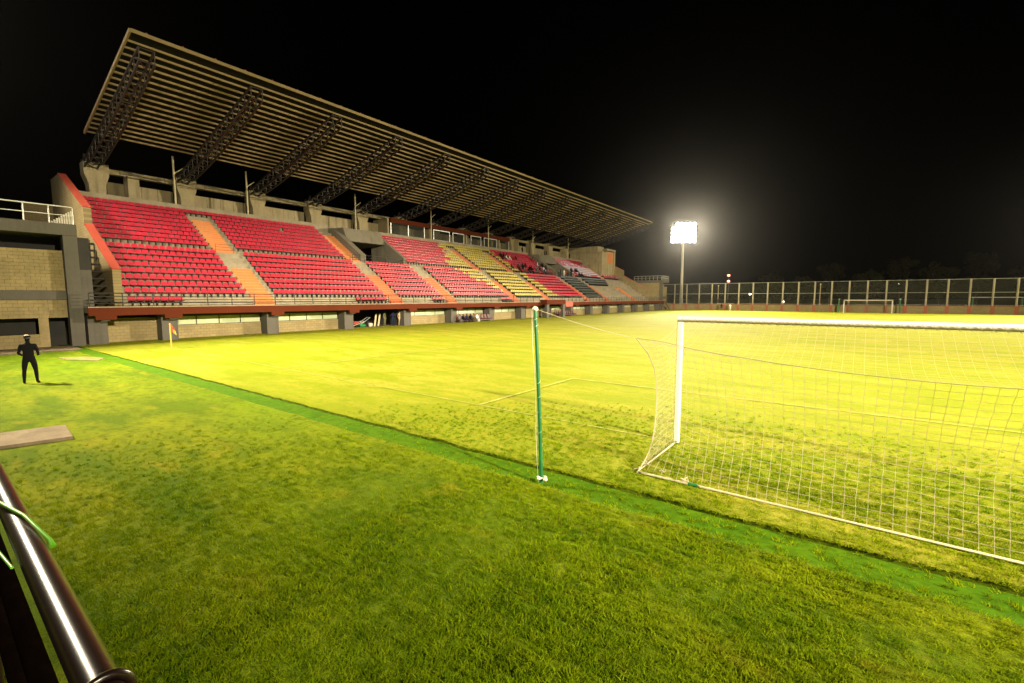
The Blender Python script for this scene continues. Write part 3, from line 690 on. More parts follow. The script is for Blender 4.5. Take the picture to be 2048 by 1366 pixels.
def truss_mesh():
    ch = MB(); wb = MB()
    top = []; bot = []
    n = 15
    for k in range(n + 1):
        t = k / n; u = 38.1 + (55.2 - 38.1) * t
        zt = rz(u) - 0.36
        dep = 0.80 + 0.35 * math.sin(math.pi * min(1, t * 1.05)) ** 1.0
        zb = max(zt - dep, 14.86 if t > 0.93 else -1)
        top.append((-u, zt)); bot.append((-u - 0.05, min(zb, zt - 0.5)))
    for s in (-0.42, 0.42):
        for P in (top, bot):
            for k in range(n): ch.bar((P[k][0], s, P[k][1]), (P[k + 1][0], s, P[k + 1][1]), 0.11, 0.13)
        for k in range(n):
            wb.bar((top[k][0], s, top[k][1]), (bot[k][0], s, bot[k][1]), 0.06, 0.06)
            wb.bar((bot[k][0], s, bot[k][1]), (top[k + 1][0], s, top[k + 1][1]), 0.06, 0.06)
    for k in range(n):
        wb.bar((bot[k][0], -0.42, bot[k][1]), (bot[k][0], 0.42, bot[k][1]), 0.06, 0.06)
        wb.bar((bot[k][0], -0.42, bot[k][1]), (bot[k + 1][0], 0.42, bot[k + 1][1]), 0.05, 0.05)
        wb.bar((top[k][0], -0.42, top[k][1]), (top[k][0], 0.42, top[k][1]), 0.05, 0.05)
    # pedestal legs on the pier
    pd = MB()
    for s in (-0.42, 0.42):
        pd.bar((-55.0, s, 14.855), (-54.6, s, 15.4), 0.16, 0.16); pd.bar((-55.8, s, 14.855), (-55.6, s, 15.1), 0.16, 0.16)
    return ch.mesh('chord', M['steel_dark']), wb.mesh('web', M['steel_dark']), pd.mesh('pedestal', M['steel_dark'])
t_ch, t_wb, t_pd = truss_mesh()
for k, y in enumerate(GRID[:14]):
    t = link('truss', t_ch, RF, (-WLOC[RF][0], y - WLOC[RF][1], -WLOC[RF][2]))
    link('web', t_wb, t); link('pedestal', t_pd, t)

# ================================================================== BUILDINGS AT THE STAND'S ENDS
def end_building(name, yA, yB, label, blocks):
    e = empty(name, (-42, (yA + yB) / 2, 0), label, 'building')
    near = yA < 50
    s = 1 if near else -1
    yc = yB if near else yA       # the edge beside the stand
    def yy(d): return yc - s * d
    def bx(n, x0, x1, d0, d1, z0, z1, m): return MB().box(x0, x1, yy(d0), yy(d1), z0, z1).build(n, m, e)
    L = abs(yB - yA)
    bx('roof_slab', -37.0, -47, 0, L, 6.5, 7.15, M['grey'])
    d = 0.0
    while d < L - 0.4:
        bx('column', -37.05, -37.75, d, d + 0.62, 0, 6.495, M['grey']); d += 6.9
    bx('rear_wall', -46.7, -47, 0, L, 0, 6.495, M['blockY'])
    bx('floor_slab', -37.35, -46.7, 0.63, L, 2.75, 3.28, M['grey'])
    bx('side_wall', -37.76, -46.7, 0.05, 0.3, 0, 6.495, M['blockX'])
    d = 0.63
    while d < L - 0.5:
        d1 = min(d + 6.25, L)
        if blocks:
            for (z0, z1, nrow) in ((3.283, 5.62, 12), (1.70, 2.747, 5)):
                p = bx('block_panel', -37.5, -37.62, d, d1, z0, z1, M['mortar'])
                bh = (z1 - z0) / nrow
                bme = MB().box(-0.05, 0, -0.195, 0.195, 0.006, bh - 0.006).mesh('block', M['block'])
                bhf = MB().box(-0.05, 0, -0.095, 0.095, 0.006, bh - 0.006).mesh('block', M['block'])
                for r_ in range(nrow):
                    t = d; first = r_ % 2 == 1
                    while t < min(d1, 7.0) - 0.2:
                        w_ = 0.2 if first else 0.4
                        if t + w_ > d1: break
                        yb_ = yy(t + w_ / 2)
                        link('block', bhf if first else bme, p, (-37.45 - random.uniform(0, 0.008) - WLOC[e][0], yb_ - WLOC[e][1], z0 + r_ * bh))
                        t += w_; first = False
        else:
            bx('block_panel', -37.5, -37.62, d, d1, 3.283, 5.62, M['blockY'])
            bx('block_panel', -37.5, -37.62, d, d1, 1.70, 2.747, M['blockY'])
        bx('lower_wall', -37.45, -37.62, d + 1.25, d1, 0, 0.77, M['blockY'])
        bx('pier', -37.45, -37.7, d + 0.84, d + 1.25, 0, 1.697, M['block'])
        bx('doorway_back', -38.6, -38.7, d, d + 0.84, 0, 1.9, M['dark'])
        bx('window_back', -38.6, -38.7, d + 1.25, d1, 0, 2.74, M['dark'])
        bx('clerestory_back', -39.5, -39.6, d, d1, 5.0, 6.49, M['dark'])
        d += 6.9
    return e
end_building('end_building', -16, 6.3, 'grey framed block building with a roof railing left of the stand', True)
end_building('end_building', 107.7, 112.4, 'small railed concrete building closing the far end of the stand', False)
railing('roof_railing', ((-37.1, -15.9, 7.15), (-37.1, 6.2, 7.15)), 0.98, 1.02, 2, M['galv'], 'pale metal railing on the roof of the left building', 0.035)
railing('roof_railing', ((-37.1, 107.8, 7.15), (-37.1, 112.3, 7.15)), 0.98, 0.75, 2, M['galv'], 'pale metal railing on the building at the far end', 0.035)
railing('roof_railing', ((-37.3, 107.8, 7.15), (-44.0, 107.8, 7.15)), 0.98, 0.9, 2, M['galv'], 'pale side railing on the far end building roof', 0.035)
# stair flight between the left building and the stand
sf = empty('access_stair', (-41, 7.2, 0), 'dark access stair with a white slatted cheek between building and stand', 'stair')
for k in range(9):
    MB().box(-43.6 + k * 0.42, -43.2 + k * 0.42, 6.5, 8.2, 2.6 + (8 - k) * 0.5, 2.72 + (8 - k) * 0.5).build('step', M['dark'], sf)
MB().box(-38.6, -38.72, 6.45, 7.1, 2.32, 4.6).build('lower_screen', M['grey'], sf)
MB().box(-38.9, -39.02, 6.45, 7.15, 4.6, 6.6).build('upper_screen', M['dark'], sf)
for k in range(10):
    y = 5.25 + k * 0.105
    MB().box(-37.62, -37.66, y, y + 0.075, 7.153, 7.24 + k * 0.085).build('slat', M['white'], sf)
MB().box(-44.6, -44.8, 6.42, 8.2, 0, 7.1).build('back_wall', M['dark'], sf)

# steel stair foot at the far end of the deck
ss = empty('steel_stair', (-36.6, 108.6, 0), 'small dark steel stair leading down from the far end of the deck', 'stair')
MB().bar((-36.4, 107.7, 2.2), (-36.4, 111.6, 0.1), 0.07, 0.2).build('stringer', M['black'], ss)
MB().bar((-37.3, 107.7, 2.2), (-37.3, 111.6, 0.1), 0.07, 0.2).build('stringer', M['black'], ss)
for k in range(8):
    MB().box(-36.44, -37.26, 107.9 + k * 0.47, 108.15 + k * 0.47, 2.0 - k * 0.25, 2.04 - k * 0.25).build('tread', M['black'], ss)
MB().tube([(-36.4, 107.7, 3.1), (-36.4, 111.6, 1.0), (-36.4, 111.6, 0.1)], 0.03, 6).build('handrail', M['black'], ss)

# ================================================================== FAR WALL, FENCE
FW = empty('boundary_wall', (0, 115.2, 0), 'long low rendered wall with red pilasters and red coping at the far end', 'wall')
MB().box(-60, 60, 115.05, 115.25, 0, 1.38).build('wall_face', M['blockX'], FW)
MB().box(-60, 60, 115.0, 115.3, 1.383, 1.46).build('coping', M['redwall'], FW)
pil = MB().box(-0.26, 0.26, -0.06, 0.0, 0, 1.38).mesh('pilaster', M['redwall'])
FX = [-59.9 + 2.92 * k for k in range(42)]
for x in FX:
    link('pilaster', pil, FW, (x - WLOC[FW][0], 115.047 - WLOC[FW][1], 0))
FE = empty('mesh_fence', (0, 115.6, 1.3), 'tall wire mesh fence on pale posts above the far wall', 'fence')
fp = MB().tube([(0, 0, 0), (0, 0, 5.1)], 0.15, 8).mesh('post', M['post'])
for x in FX: link('post', fp, FE, (x - WLOC[FE][0], 115.55 - WLOC[FE][1], 1.25 - WLOC[FE][2]))
for z in (1.6, 3.9, 6.3):
    MB().tube([(-60, 115.7, z), (60, 115.7, z)], 0.025, 5).build('rail', M['galv'], FE)
def wire_mat():
    m, nt, b = new_mat('wire mesh'); n = nt.nodes; l = nt.links
    b.inputs['Base Color'].default_value = (0.13, 0.13, 0.10, 1); b.inputs['Roughness'].default_value = 0.6
    g = n.new('ShaderNodeNewGeometry'); s = n.new('ShaderNodeSeparateXYZ'); l.new(g.outputs['Position'], s.inputs[0])
    outs = []
    for sg in (1, -1):
        m1 = n.new('ShaderNodeMath'); m1.operation = 'MULTIPLY_ADD'; m1.inputs[1].default_value = sg; l.new(s.outputs[2], m1.inputs[0]); l.new(s.outputs[0], m1.inputs[2])
        m2 = n.new('ShaderNodeMath'); m2.operation = 'MULTIPLY'; m2.inputs[1].default_value = 10.0; l.new(m1.outputs[0], m2.inputs[0])
        m3 = n.new('ShaderNodeMath'); m3.operation = 'FRACT'; l.new(m2.outputs[0], m3.inputs[0])
        m4 = n.new('ShaderNodeMath'); m4.operation = 'LESS_THAN'; m4.inputs[1].default_value = 0.055; l.new(m3.outputs[0], m4.inputs[0]); outs.append(m4.outputs[0])
    mx = n.new('ShaderNodeMath'); mx.operation = 'MAXIMUM'; l.new(outs[0], mx.inputs[0]); l.new(outs[1], mx.inputs[1])
    l.new(mx.outputs[0], b.inputs['Alpha']); return m
M['wire'] = wire_mat()
MB().add([(-60, 115.7, 1.5), (60, 115.7, 1.5), (60, 115.7, 6.3), (-60, 115.7, 6.3)], [(0, 1, 2, 3)]).build('wire_mesh', M['wire'], FE)

# ================================================================== FLOODLIGHT MASTS
def mast_proto():
    e = proto('floodlight_mast')
    MB().tube([(0, 0, 0), (0, 0, 9), (0, 0, 17.0)], [0.42, 0.34, 0.24], 12).build('pole', M['white'], e)
    MB().tube([(0, 0, 0), (0, 0, 0.08)], 0.7, 12).build('base_plate', M['galv'], e)
    fr = MB()
    for r_ in range(5):
        fr.box(-3.15, 3.15, -0.35, -0.25, 17.0 + r_ * 1.06 - 0.06, 17.0 + r_ * 1.06 + 0.06)
    for x in (-2.6, 0, 2.6): fr.box(x - 0.06, x + 0.06, -0.47, -0.353, 16.9, 22.0)
    fr.build('head_frame', M['galv'], e)
    body = MB().tube([(0, -0.30, 0), (0, 0.0, 0), (0, 0.22, -0.03)], [0.2, 0.40, 0.47], 10).mesh('lamp', M['lamp_body'])
    lens = MB()
    lens.add([(0.465 * math.cos(2 * math.pi * k / 14), 0.235, 0.465 * math.sin(2 * math.pi * k / 14) - 0.03) for k in range(14)], [tuple(range(14))])
    lens_me = lens.mesh('lens', M['lens'])
    for r_ in range(5):
        for c in range(6):
            if r_ == 4 and c == 5: continue
            lp = link('lamp', body, e, (-2.6 + c * 1.04, 0.1, 17.45 + r_ * 1.03)); lp.rotation_euler = (R(-12), 0, 0)
            link('lens', lens_me, lp)
    return e
mp = mast_proto(); first = True
for (x, y, ax, ay, beams, lb) in MASTS:
    o = mp if first else copy_tree(mp); first = False
    ang = math.atan2(ay - y, ax - x) - math.pi / 2
    place(o, (x, y, 0), ang, lb); tag(o, lb, 'floodlight', 'floodlight masts round the pitch')
    d = Vector((ax - x, ay - y, 0)).normalized()
    for k, (bx_, by_, bz_, fac, deg) in enumerate(beams):
        ld = bpy.data.lights.new('floodlight', 'SPOT'); ld.energy = LAMP_POWER * fac; ld.color = LAMP_COLOR
        ld.spot_size = R(deg); ld.spot_blend = 1.0; ld.shadow_soft_size = 0.9
        lo = bpy.data.objects.new('floodlight_beam', ld); COL.objects.link(lo)
        sd_ = Vector((-d.y, d.x, 0)) * (k - 1) * 1.2
        lo.location = (x + d.x * 2.2 + sd_.x, y + d.y * 2.2 + sd_.y, 19.6)
        tgt = Vector((bx_, by_, bz_)) - lo.location
        lo.rotation_euler = tgt.to_track_quat('-Z', 'Y').to_euler()

# ================================================================== NEAR GOAL
GO = empty('football_goal', (GX0, GY, 0), 'white football goal with a loose net in the right foreground', 'goal')
PR = 0.055
MB().tube([(GX0, GY, 0), (GX0, GY, 2.385)], PR, 14).build('goal_post', M['white'], GO)
MB().tube([(GX1, GY, 0), (GX1, GY, 2.385)], PR, 14).build('goal_post', M['white'], GO)
MB().tube([(GX0 - PR, GY, 2.44), (GX1 + PR, GY, 2.44)], PR, 14).build('crossbar', M['white'], GO)
def lerp(a, b, t): return a + (b - a) * t
# back edge of the net as measured: (t along height, y, z)
EDGE = [(0.0, 6.95, 0.03), (0.10, 7.40, 0.17), (0.2, 7.62, 0.42), (0.32, 7.71, 0.70), (0.5, 7.75, 1.08), (0.64, 7.70, 1.40), (0.76, 7.57, 1.67), (0.89, 7.22, 1.97), (1.0, 6.75, 2.22)]
def edge(t):
    for a, b in zip(EDGE, EDGE[1:]):
        if t <= b[0]:
            k = (t - a[0]) / (b[0] - a[0]); return lerp(a[1], b[1], k), lerp(a[2], b[2], k)
    return EDGE[-1][1:]
def net_side(x0, sgn):
    n_s, n_t = 17, 22; rows = []
    for j in range(n_t + 1):
        t = j / n_t; yb_, zb_ = edge(t); row = []
        for i in range(n_s + 1):
            s = i / n_s
            z_post = 0.04 + 2.34 * t
            sag = -0.20 * math.sin(math.pi * s) * t ** 3
            row.append((x0 + sgn * 0.05 * math.sin(math.pi * s) * math.sin(math.pi * t), lerp(GY - 0.05, yb_, s), lerp(z_post, zb_, s) + sag))
        rows.append(row)
    return rows
def net_back():
    n_x, n_t = 60, 20; rows = []
    for j in range(n_t + 1):
        t = j / n_t; row = []
        for i in range(n_x + 1):
            s = i / n_x; x = lerp(GX0, GX1, s)
            ye, ze = edge(t)
            mid = math.sin(math.pi * s)
            k = min(1.0, mid * 3.0)
            ztop = 2.22 - 0.30 * mid
            ym = lerp(6.95, 6.72, t) + 0.42 * math.sin(math.pi * t) ** 1.2 * (1 - 0.15 * t)
            zm = 0.03 + (ztop - 0.03) * t
            y = lerp(ye, ym, k); z = lerp(ze, zm, k)
            jx = 0.012 * noise.noise((i * 0.8, j * 0.8, 0)) + 0.045 * math.sin(j * math.pi) 
            row.append((x + jx + 0.10 * math.sin(math.pi * t) * (0.5 - s) * 0.6, y + 0.03 * noise.noise((i * 0.35, j * 0.35, 4)), z))
        rows.append(row)
    return rows
def net_roof():
    n_x, n_t = 60, 18; rows = []
    for j in range(n_t + 1):
        t = j / n_t; row = []
        for i in range(n_x + 1):
            s = i / n_x; x = lerp(GX0, GX1, s); mid = math.sin(math.pi * s); k = min(1.0, mid * 3)
            ztop = 2.22 - 0.30 * mid
            row.append((x, lerp(GY - 0.03, 6.735, t), lerp(2.37, ztop, t) - 0.24 * math.sin(math.pi * t) * (0.75 + 0.25 * k)))
        rows.append(row)
    return rows
def cords(rows, r, nt=4):
    mb = MB()
    for row in rows: mb.tube(row, r, nt, cap=False)
    for i in range(len(rows[0])): mb.tube([row[i] for row in rows], r, nt, cap=False)
    return mb
nb = cords(net_back(), 0.0021, 3); 
nb.build('back_net', M['net'], GO)
cords(net_roof(), 0.0011, 3).build('roof_net', M['net'], GO)
cords(net_side(GX0, -1), 0.0017, 3).build('side_net', M['net'], GO)
cords(net_side(GX1, 1), 0.003, 3).build('side_net', M['net'], GO)
# edge ropes, laces on the frame, ground bar
rp = net_back()[-1]
MB().tube(rp, 0.0032, 5).build('rear_rope', M['rope'], GO)
MB().tube([(GX0, *edge(k / 16)) for k in range(17)], 0.008, 5).build('edge_rope', M['net'], GO)
MB().tube([(GX0, GY, 0.03), (GX0, 6.95, 0.03), (GX1, 6.95, 0.03), (GX1, GY, 0.03)], 0.017, 8).build('ground_bar', M['net'], GO)
tape = MB()
for (a, b) in ((-1.9, -1.76),): tape.tube([(a, 6.95, 0.03), (b, 6.95, 0.03)], 0.027, 8)
tape.tube([(GX0, 8.8, 0.03), (GX0, 8.92, 0.03)], 0.024, 8)
tape.build('green_tape', M['greenpaint'], GO)
lc = MB()
for k in range(62):
    x = GX0 + 0.04 + k * 0.118
    lc.tube([(x, GY - 0.066, 2.46), (x + 0.05, GY - 0.052, 2.385), (x + 0.07, GY + 0.01, 2.374)], 0.0038, 3)
lc.build('lacing', M['rope'], GO)
lc = MB()
for k in range(30):
    z = 0.1 + k * 0.077
    lc.tube([(GX0 - 0.045, GY - 0.045, z), (GX0 - 0.064, GY - 0.012, z + 0.045)], 0.006, 3)
lc.build('lacing', M['rope'], GO)
kn = MB()
rr = random.Random(4)
for (x, y) in ((GX0, 6.95), (-2.35, 7.1), (-1.95, 6.95), (GX0, 7.3)):
    pts = [(x + rr.uniform(-0.06, 0.06), y + rr.uniform(-0.06, 0.06), 0.05 + rr.uniform(0, 0.07)) for _ in range(9)]
    kn.tube(pts, 0.008, 4)
kn.build('net_knot', M['net'], GO)

# green net pole and its guy rope
GP = empty('net_pole', (-3.78, 5.75, 0), 'slim green pole with peeling tape standing beside the ditch', 'pole')
top = Vector((-3.93, 5.78, 2.68)); base = Vector((-3.78, 5.75, -0.02))
MB().tube([base, base.lerp(top, 0.35) + Vector((0.012, 0, 0)), base.lerp(top, 0.7) + Vector((0.008, 0, 0)), top], [0.031, 0.030, 0.029, 0.028], 12).build('shaft', M['greenpaint'], GP)
wr = MB()
axis = (top - base)
rr = random.Random(17)
k = 0
while k < 240:
    run = rr.randint(2, 9)
    pts = []
    for q in range(k, min(240, k + run)):
        t = 0.22 + 0.77 * q / 239; p = base + axis * t; a = q * 0.5
        pts.append(p + Vector((math.cos(a), math.sin(a), 0)) * 0.0325 + Vector((0.010 * math.sin(math.pi * t), 0, 0)))
    if len(pts) > 1: wr.tube(pts, rr.uniform(0.002, 0.0045), 3)
    k += run + rr.randint(1, 26 if k < 190 else 3)
wr.build('cord_wrap', M['rag'], GP)
MB().ball(tuple(top + Vector((0, 0, 0.0))), 0.045, 0.045, 0.04, 10, 6).build('top_wrap', M['rag'], GP)
lump = MB()
rr = random.Random(9)
for k in range(9):
    lump.ball((-3.78 + rr.uniform(-0.05, 0.12), 5.75 + rr.uniform(-0.05, 0.05), 0.045 + rr.uniform(0, 0.03)), rr.uniform(0.02, 0.045), rr.uniform(0.02, 0.04), rr.uniform(0.012, 0.026), 7, 5)
lump.build('base_rag', M['rag'], GP)
MB().tube([tuple(top.lerp(base, k / 10) + Vector((-0.045 - 0.012 * math.sin(k), -0.02, 0))) for k in range(11)], 0.004, 4).build('hanging_cord', M['rag'], GP)
gr_pts = []
A = top; B = Vector((GX0, 6.75, 2.22))
for k in range(15):
    t = k / 14; p = A.lerp(B, t); p.z -= 0.03 * math.sin(math.pi * t); gr_pts.append(p)
tag(MB().tube(gr_pts, 0.004, 5).build('guy_rope', M['net']), 'thin pale rope stretched from the green pole to the net corner', 'rope')

# corner flag
CF = empty('corner_flag', (-31.05, 8.85, 0), 'orange corner flag pole with a drooping red and yellow flag', 'flag')
MB().tube([(-31.05, 8.85, 0), (-31.05, 8.85, 1.42)], 0.032, 8).build('pole', mat('flag pole orange', (0.75, 0.30, 0.06), None, rough=0.5), CF)
fl = MB(); nx, nz = 6, 5; vs_ = []
for j in range(nz + 1):
    for i in range(nx + 1):
        u = i / nx; v = j / nz
        vs_.append((-31.05 + 0.05 * math.sin(u * 7 + v * 2) * u, 8.88 + 0.26 * u * (0.55 + 0.45 * v), 1.40 - 0.46 * v - 0.22 * u))
fl.add(vs_, [(j * (nx + 1) + i, j * (nx + 1) + i + 1, (j + 1) * (nx + 1) + i + 1, (j + 1) * (nx + 1) + i) for j in range(nz) for i in range(nx)], 0, True)
for q in range(len(fl.f)):
    if q % nx >= 3 and q // nx >= 2: fl.m[q] = 1
fo = fl.build('flag', [M['redpaint'], M['seat_yel']], CF)
sd = fo.modifiers.new('thick', 'SOLIDIFY'); sd.thickness = 0.006

# ================================================================== FAR GOAL
FG = empty('football_goal', (1.5, 111.5, 0), 'small white football goal standing at the far end of the pitch', 'goal')
fx0, fx1, fy = -2.15, 5.20, 111.5
MB().tube([(fx0, fy, 0), (fx0, fy, 2.38)], 0.10, 10).build('goal_post', M['white'], FG)
MB().tube([(fx1, fy, 0), (fx1, fy, 2.38)], 0.10, 10).build('goal_post', M['white'], FG)
MB().tube([(fx0 - 0.06, fy, 2.44), (fx1 + 0.06, fy, 2.44)], 0.10, 10).build('crossbar', M['white'], FG)
rows = []
for j in range(13):
    t = j / 12
    rows.append([(lerp(fx0, fx1, i / 30), fy + 1.9 - 0.4 * math.sin(math.pi * t), 0.03 + 2.0 * t - 0.15 * math.sin(math.pi * i / 30) * t) for i in range(31)])
cords(rows, 0.006, 3).build('back_net', M['net'], FG)
rows = [[(lerp(fx0, fx1, i / 30), lerp(fy, fy + 1.9, t), lerp(2.38, 2.03 - 0.15 * math.sin(math.pi * i / 30), t) - 0.15 * math.sin(math.pi * t)) for i in range(31)] for t in (0, 0.25, 0.5, 0.75, 1)]
cords(rows, 0.006, 3).build('roof_net', M['net'], FG)
for x, lb in ((-3.0, 'green net pole left of the far goal'), (6.4, 'green net pole right of the far goal')):
    np_ = empty('net_pole', (x, 113.4, 0), lb, 'pole')
    MB().tube([(x, 113.4, 0), (x, 113.4, 2.6)], 0.11, 8).build('shaft', M['greenpaint'], np_)
    MB().tube([(x, 113.4, 2.6), (x, 113.4, 2.72)], 0.13, 8).build('top_wrap', M['rag'], np_)

# practice goal frame behind the far fence
PG = empty('practice_goal', (22.5, 122, 0), 'distant goal frame with green posts behind the far fence', 'goal')
for x in (17.4, 23.8): MB().tube([(x, 122, 0), (x, 122, 2.9)], 0.14, 8).build('goal_post', M['greenpaint'], PG)
MB().tube([(17.2, 122, 3.0), (24.0, 122, 3.0)], 0.10, 8).build('crossbar', M['white'], PG)

# ================================================================== NEAR RAIL AND PLATFORM (camera stands behind it)
pf = MB().box(-9, 3, -3.0, -0.02, 0, 1.15).build('viewing_platform', mat('black rubber decking', (0.004, 0.004, 0.004), None, rough=1.0, spec=0.0)); pf['kind'] = 'structure'
NR = empty('pipe_railing', (-3, 0.122, 1.15), 'glossy dark brown pipe railing across the lower left corner', 'railing')
MB().tube([(-9, 0.122, 2.29), (2.5, 0.122, 2.29)], 0.0245, 28).build('top_rail', M['pipe'], NR)
MB().tube([(-9, 0.122, 1.95), (2.5, 0.122, 1.95)], 0.022, 20).build('rail', M['pipe_shade'], NR)
MB().tube([(-9, 0.122, 1.6), (2.5, 0.122, 1.6)], 0.022, 20).build('rail', M['pipe_shade'], NR)
for x in (-7.2, -5.2, -3.2, -0.78, 1.2):
    MB().tube([(x, 0.122, 0.0), (x, 0.122, 2.27)], 0.021, 16).build('post', M['pipe'], NR)
cl_ = MB()
ring = [( -0.80, 0.122 + 0.030 * math.cos(a * math.pi / 12), 2.29 + 0.030 * math.sin(a * math.pi / 12)) for a in range(25)]
cl_.tube(ring, 0.0065, 8, cap=False)
cl_.build('collar', M['pipe'], NR)
gs = mat('green plastic cord', (0.13, 0.42, 0.02), None, rough=0.4)
tag(MB().tube([(-2.05, 0.05, 2.275), (-1.72, 0.10, 2.322), (-1.56, 0.128, 2.323), (-1.40, 0.150, 2.305), (-1.385, 0.152, 2.295)], [0.004] * 4 + [0.006], 6).build('green_cord', gs), 'bright green cord end lying over the top of the brown pipe rail', 'cord')
tag(MB().tube([(-1.75, 0.04, 2.245), (-1.55, 0.075, 2.275), (-1.40, 0.09, 2.27)], 0.0032, 6).build('green_cord', gs), 'short green cord tail below the brown pipe rail at the left edge', 'cord')

# ================================================================== PEOPLE
def skin_body(name, J, bones):
    # J: joint -> (x, y, z, rx, ry); bones: list of (a, b, cloth key)
    names = list(J); me = bpy.data.meshes.new('sk'); idx = {n: i for i, n in enumerate(names)}
    me.from_pydata([J[n][:3] for n in names], [(idx[a], idx[b]) for a, b, _ in bones], [])
    o = bpy.data.objects.new('sk', me); COL.objects.link(o)
    o.modifiers.new('skin', 'SKIN'); 
    for n in names:
        sv = me.skin_vertices[0].data[idx[n]]; sv.radius = J[n][3:5]; sv.use_root = (n == 'pelvis')
    sb = o.modifiers.new('sub', 'SUBSURF'); sb.levels = 2; sb.render_levels = 2
    dg = bpy.context.evaluated_depsgraph_get(); dg.update()
    out = bpy.data.meshes.new_from_object(o.evaluated_get(dg)); out.name = name
    bpy.data.objects.remove(o); bpy.data.meshes.remove(me)
    keys = []
    for _, _, k in bones:
        if k not in keys: keys.append(k)
    segs = [(Vector(J[a][:3]), Vector(J[b][:3]), keys.index(k), (J[a][3] + J[b][3]) / 2) for a, b, k in bones]
    for p in out.polygons:
        c = p.center; best = (9, 0)
        for a, b, k, r_ in segs:
            ab = b - a; t = max(0, min(1, (c - a).dot(ab) / max(1e-6, ab.dot(ab)))); dd = (c - (a + ab * t)).length / (r_ + 0.02)
            if dd < best[0]: best = (dd, k)
        p.material_index = best[1]; p.use_smooth = True
    return out, keys
def pose_stand(spread=0.13, armL=None, armR=None, lean=0.0):
    J = dict(pelvis=(0, 0, 0.95, 0.15, 0.115), waist=(0, 0.0, 1.10, 0.135, 0.105), chest=(0, lean * 0.5, 1.32, 0.175, 0.125), collar=(0, lean, 1.465, 0.10, 0.085),
             neck=(0, lean + 0.01, 1.535, 0.055, 0.058), jaw=(0, lean + 0.03, 1.60, 0.068, 0.082), skull=(0, lean + 0.02, 1.68, 0.080, 0.098), crown=(0, lean + 0.01, 1.745, 0.055, 0.065))
    B = [('pelvis', 'waist', 'shirt'), ('waist', 'chest', 'shirt'), ('chest', 'collar', 'shirt'), ('collar', 'neck', 'skin'), ('neck', 'jaw', 'skin'), ('jaw', 'skull', 'skin'), ('skull', 'crown', 'hair')]
    for s, nm, arm in ((1, 'L', armL), (-1, 'R', armR)):
        el, wr_ = arm or ((0.27, -0.03, 1.14), (0.27, 0.07, 0.90))
        J['sh' + nm] = (s * 0.185, lean, 1.425, 0.072, 0.068)
        J['ua' + nm] = (s * (0.185 + el[0]) / 2, (lean + el[1]) / 2, (1.425 + el[2]) / 2, 0.058, 0.058)
        J['el' + nm] = (s * el[0], el[1], el[2], 0.044, 0.044); J['wr' + nm] = (s * wr_[0], wr_[1], wr_[2], 0.030, 0.030)
        d = (Vector((s * wr_[0], wr_[1], wr_[2])) - Vector((s * el[0], el[1], el[2]))).normalized()
        h = Vector((s * wr_[0], wr_[1], wr_[2])) + d * 0.08
        J['ha' + nm] = (h.x, h.y, h.z, 0.036, 0.026)
        B += [('chest', 'sh' + nm, 'shirt'), ('sh' + nm, 'ua' + nm, 'shirt'), ('ua' + nm, 'el' + nm, 'sleeve'), ('el' + nm, 'wr' + nm, 'forearm'), ('wr' + nm, 'ha' + nm, 'skin')]
        # five fingers, thumb from the side of the palm
        sd_ = d.orthogonal().normalized(); sd_ = Vector((0, 1, 0)) - d * d.y; sd_ = sd_.normalized() if sd_.length > 0.1 else Vector((1, 0, 0))
        cur = Vector((-s, 0, 0))
        for q, ln in enumerate((0.065, 0.078, 0.072, 0.056)):
            b0 = h + d * 0.02 + sd_ * (0.024 - 0.016 * q)
            m_ = b0 + d * ln * 0.55; t_ = m_ + (d * 0.75 + cur * 0.5).normalized() * ln * 0.5
            J['f%d%s' % (q, nm)] = (m_.x, m_.y, m_.z, 0.009, 0.009); J['t%d%s' % (q, nm)] = (t_.x, t_.y, t_.z, 0.007, 0.007)
            B += [('ha' + nm, 'f%d%s' % (q, nm), 'skin'), ('f%d%s' % (q, nm), 't%d%s' % (q, nm), 'skin')]
        th = h - d * 0.03 + sd_ * 0.045
        J['th' + nm] = (th.x, th.y, th.z, 0.010, 0.010); th2 = th + d * 0.045 + sd_ * 0.012
        J['tt' + nm] = (th2.x, th2.y, th2.z, 0.008, 0.008)
        B += [('wr' + nm, 'th' + nm, 'skin'), ('th' + nm, 'tt' + nm, 'skin')]
        J['hip' + nm] = (s * 0.095, 0, 0.90, 0.105, 0.105); J['thg' + nm] = (s * (0.095 + spread) / 2, 0.01, 0.72, 0.088, 0.092)
        J['kn' + nm] = (s * spread, 0.02, 0.50, 0.062, 0.064); J['cf' + nm] = (s * (spread + 0.01), -0.015, 0.34, 0.056, 0.062)
        J['an' + nm] = (s * (spread + 0.02), -0.01, 0.10, 0.040, 0.044); J['he' + nm] = (s * (spread + 0.02), -0.02, 0.045, 0.038, 0.042); J['to' + nm] = (s * (spread + 0.045), 0.17, 0.032, 0.040, 0.030)
        B += [('pelvis', 'hip' + nm, 'trousers'), ('hip' + nm, 'thg' + nm, 'trousers'), ('thg' + nm, 'kn' + nm, 'trousers'), ('kn' + nm, 'cf' + nm, 'trousers'), ('cf' + nm, 'an' + nm, 'trousers'), ('an' + nm, 'he' + nm, 'shoes'), ('he' + nm, 'to' + nm, 'shoes')]
    return J, B
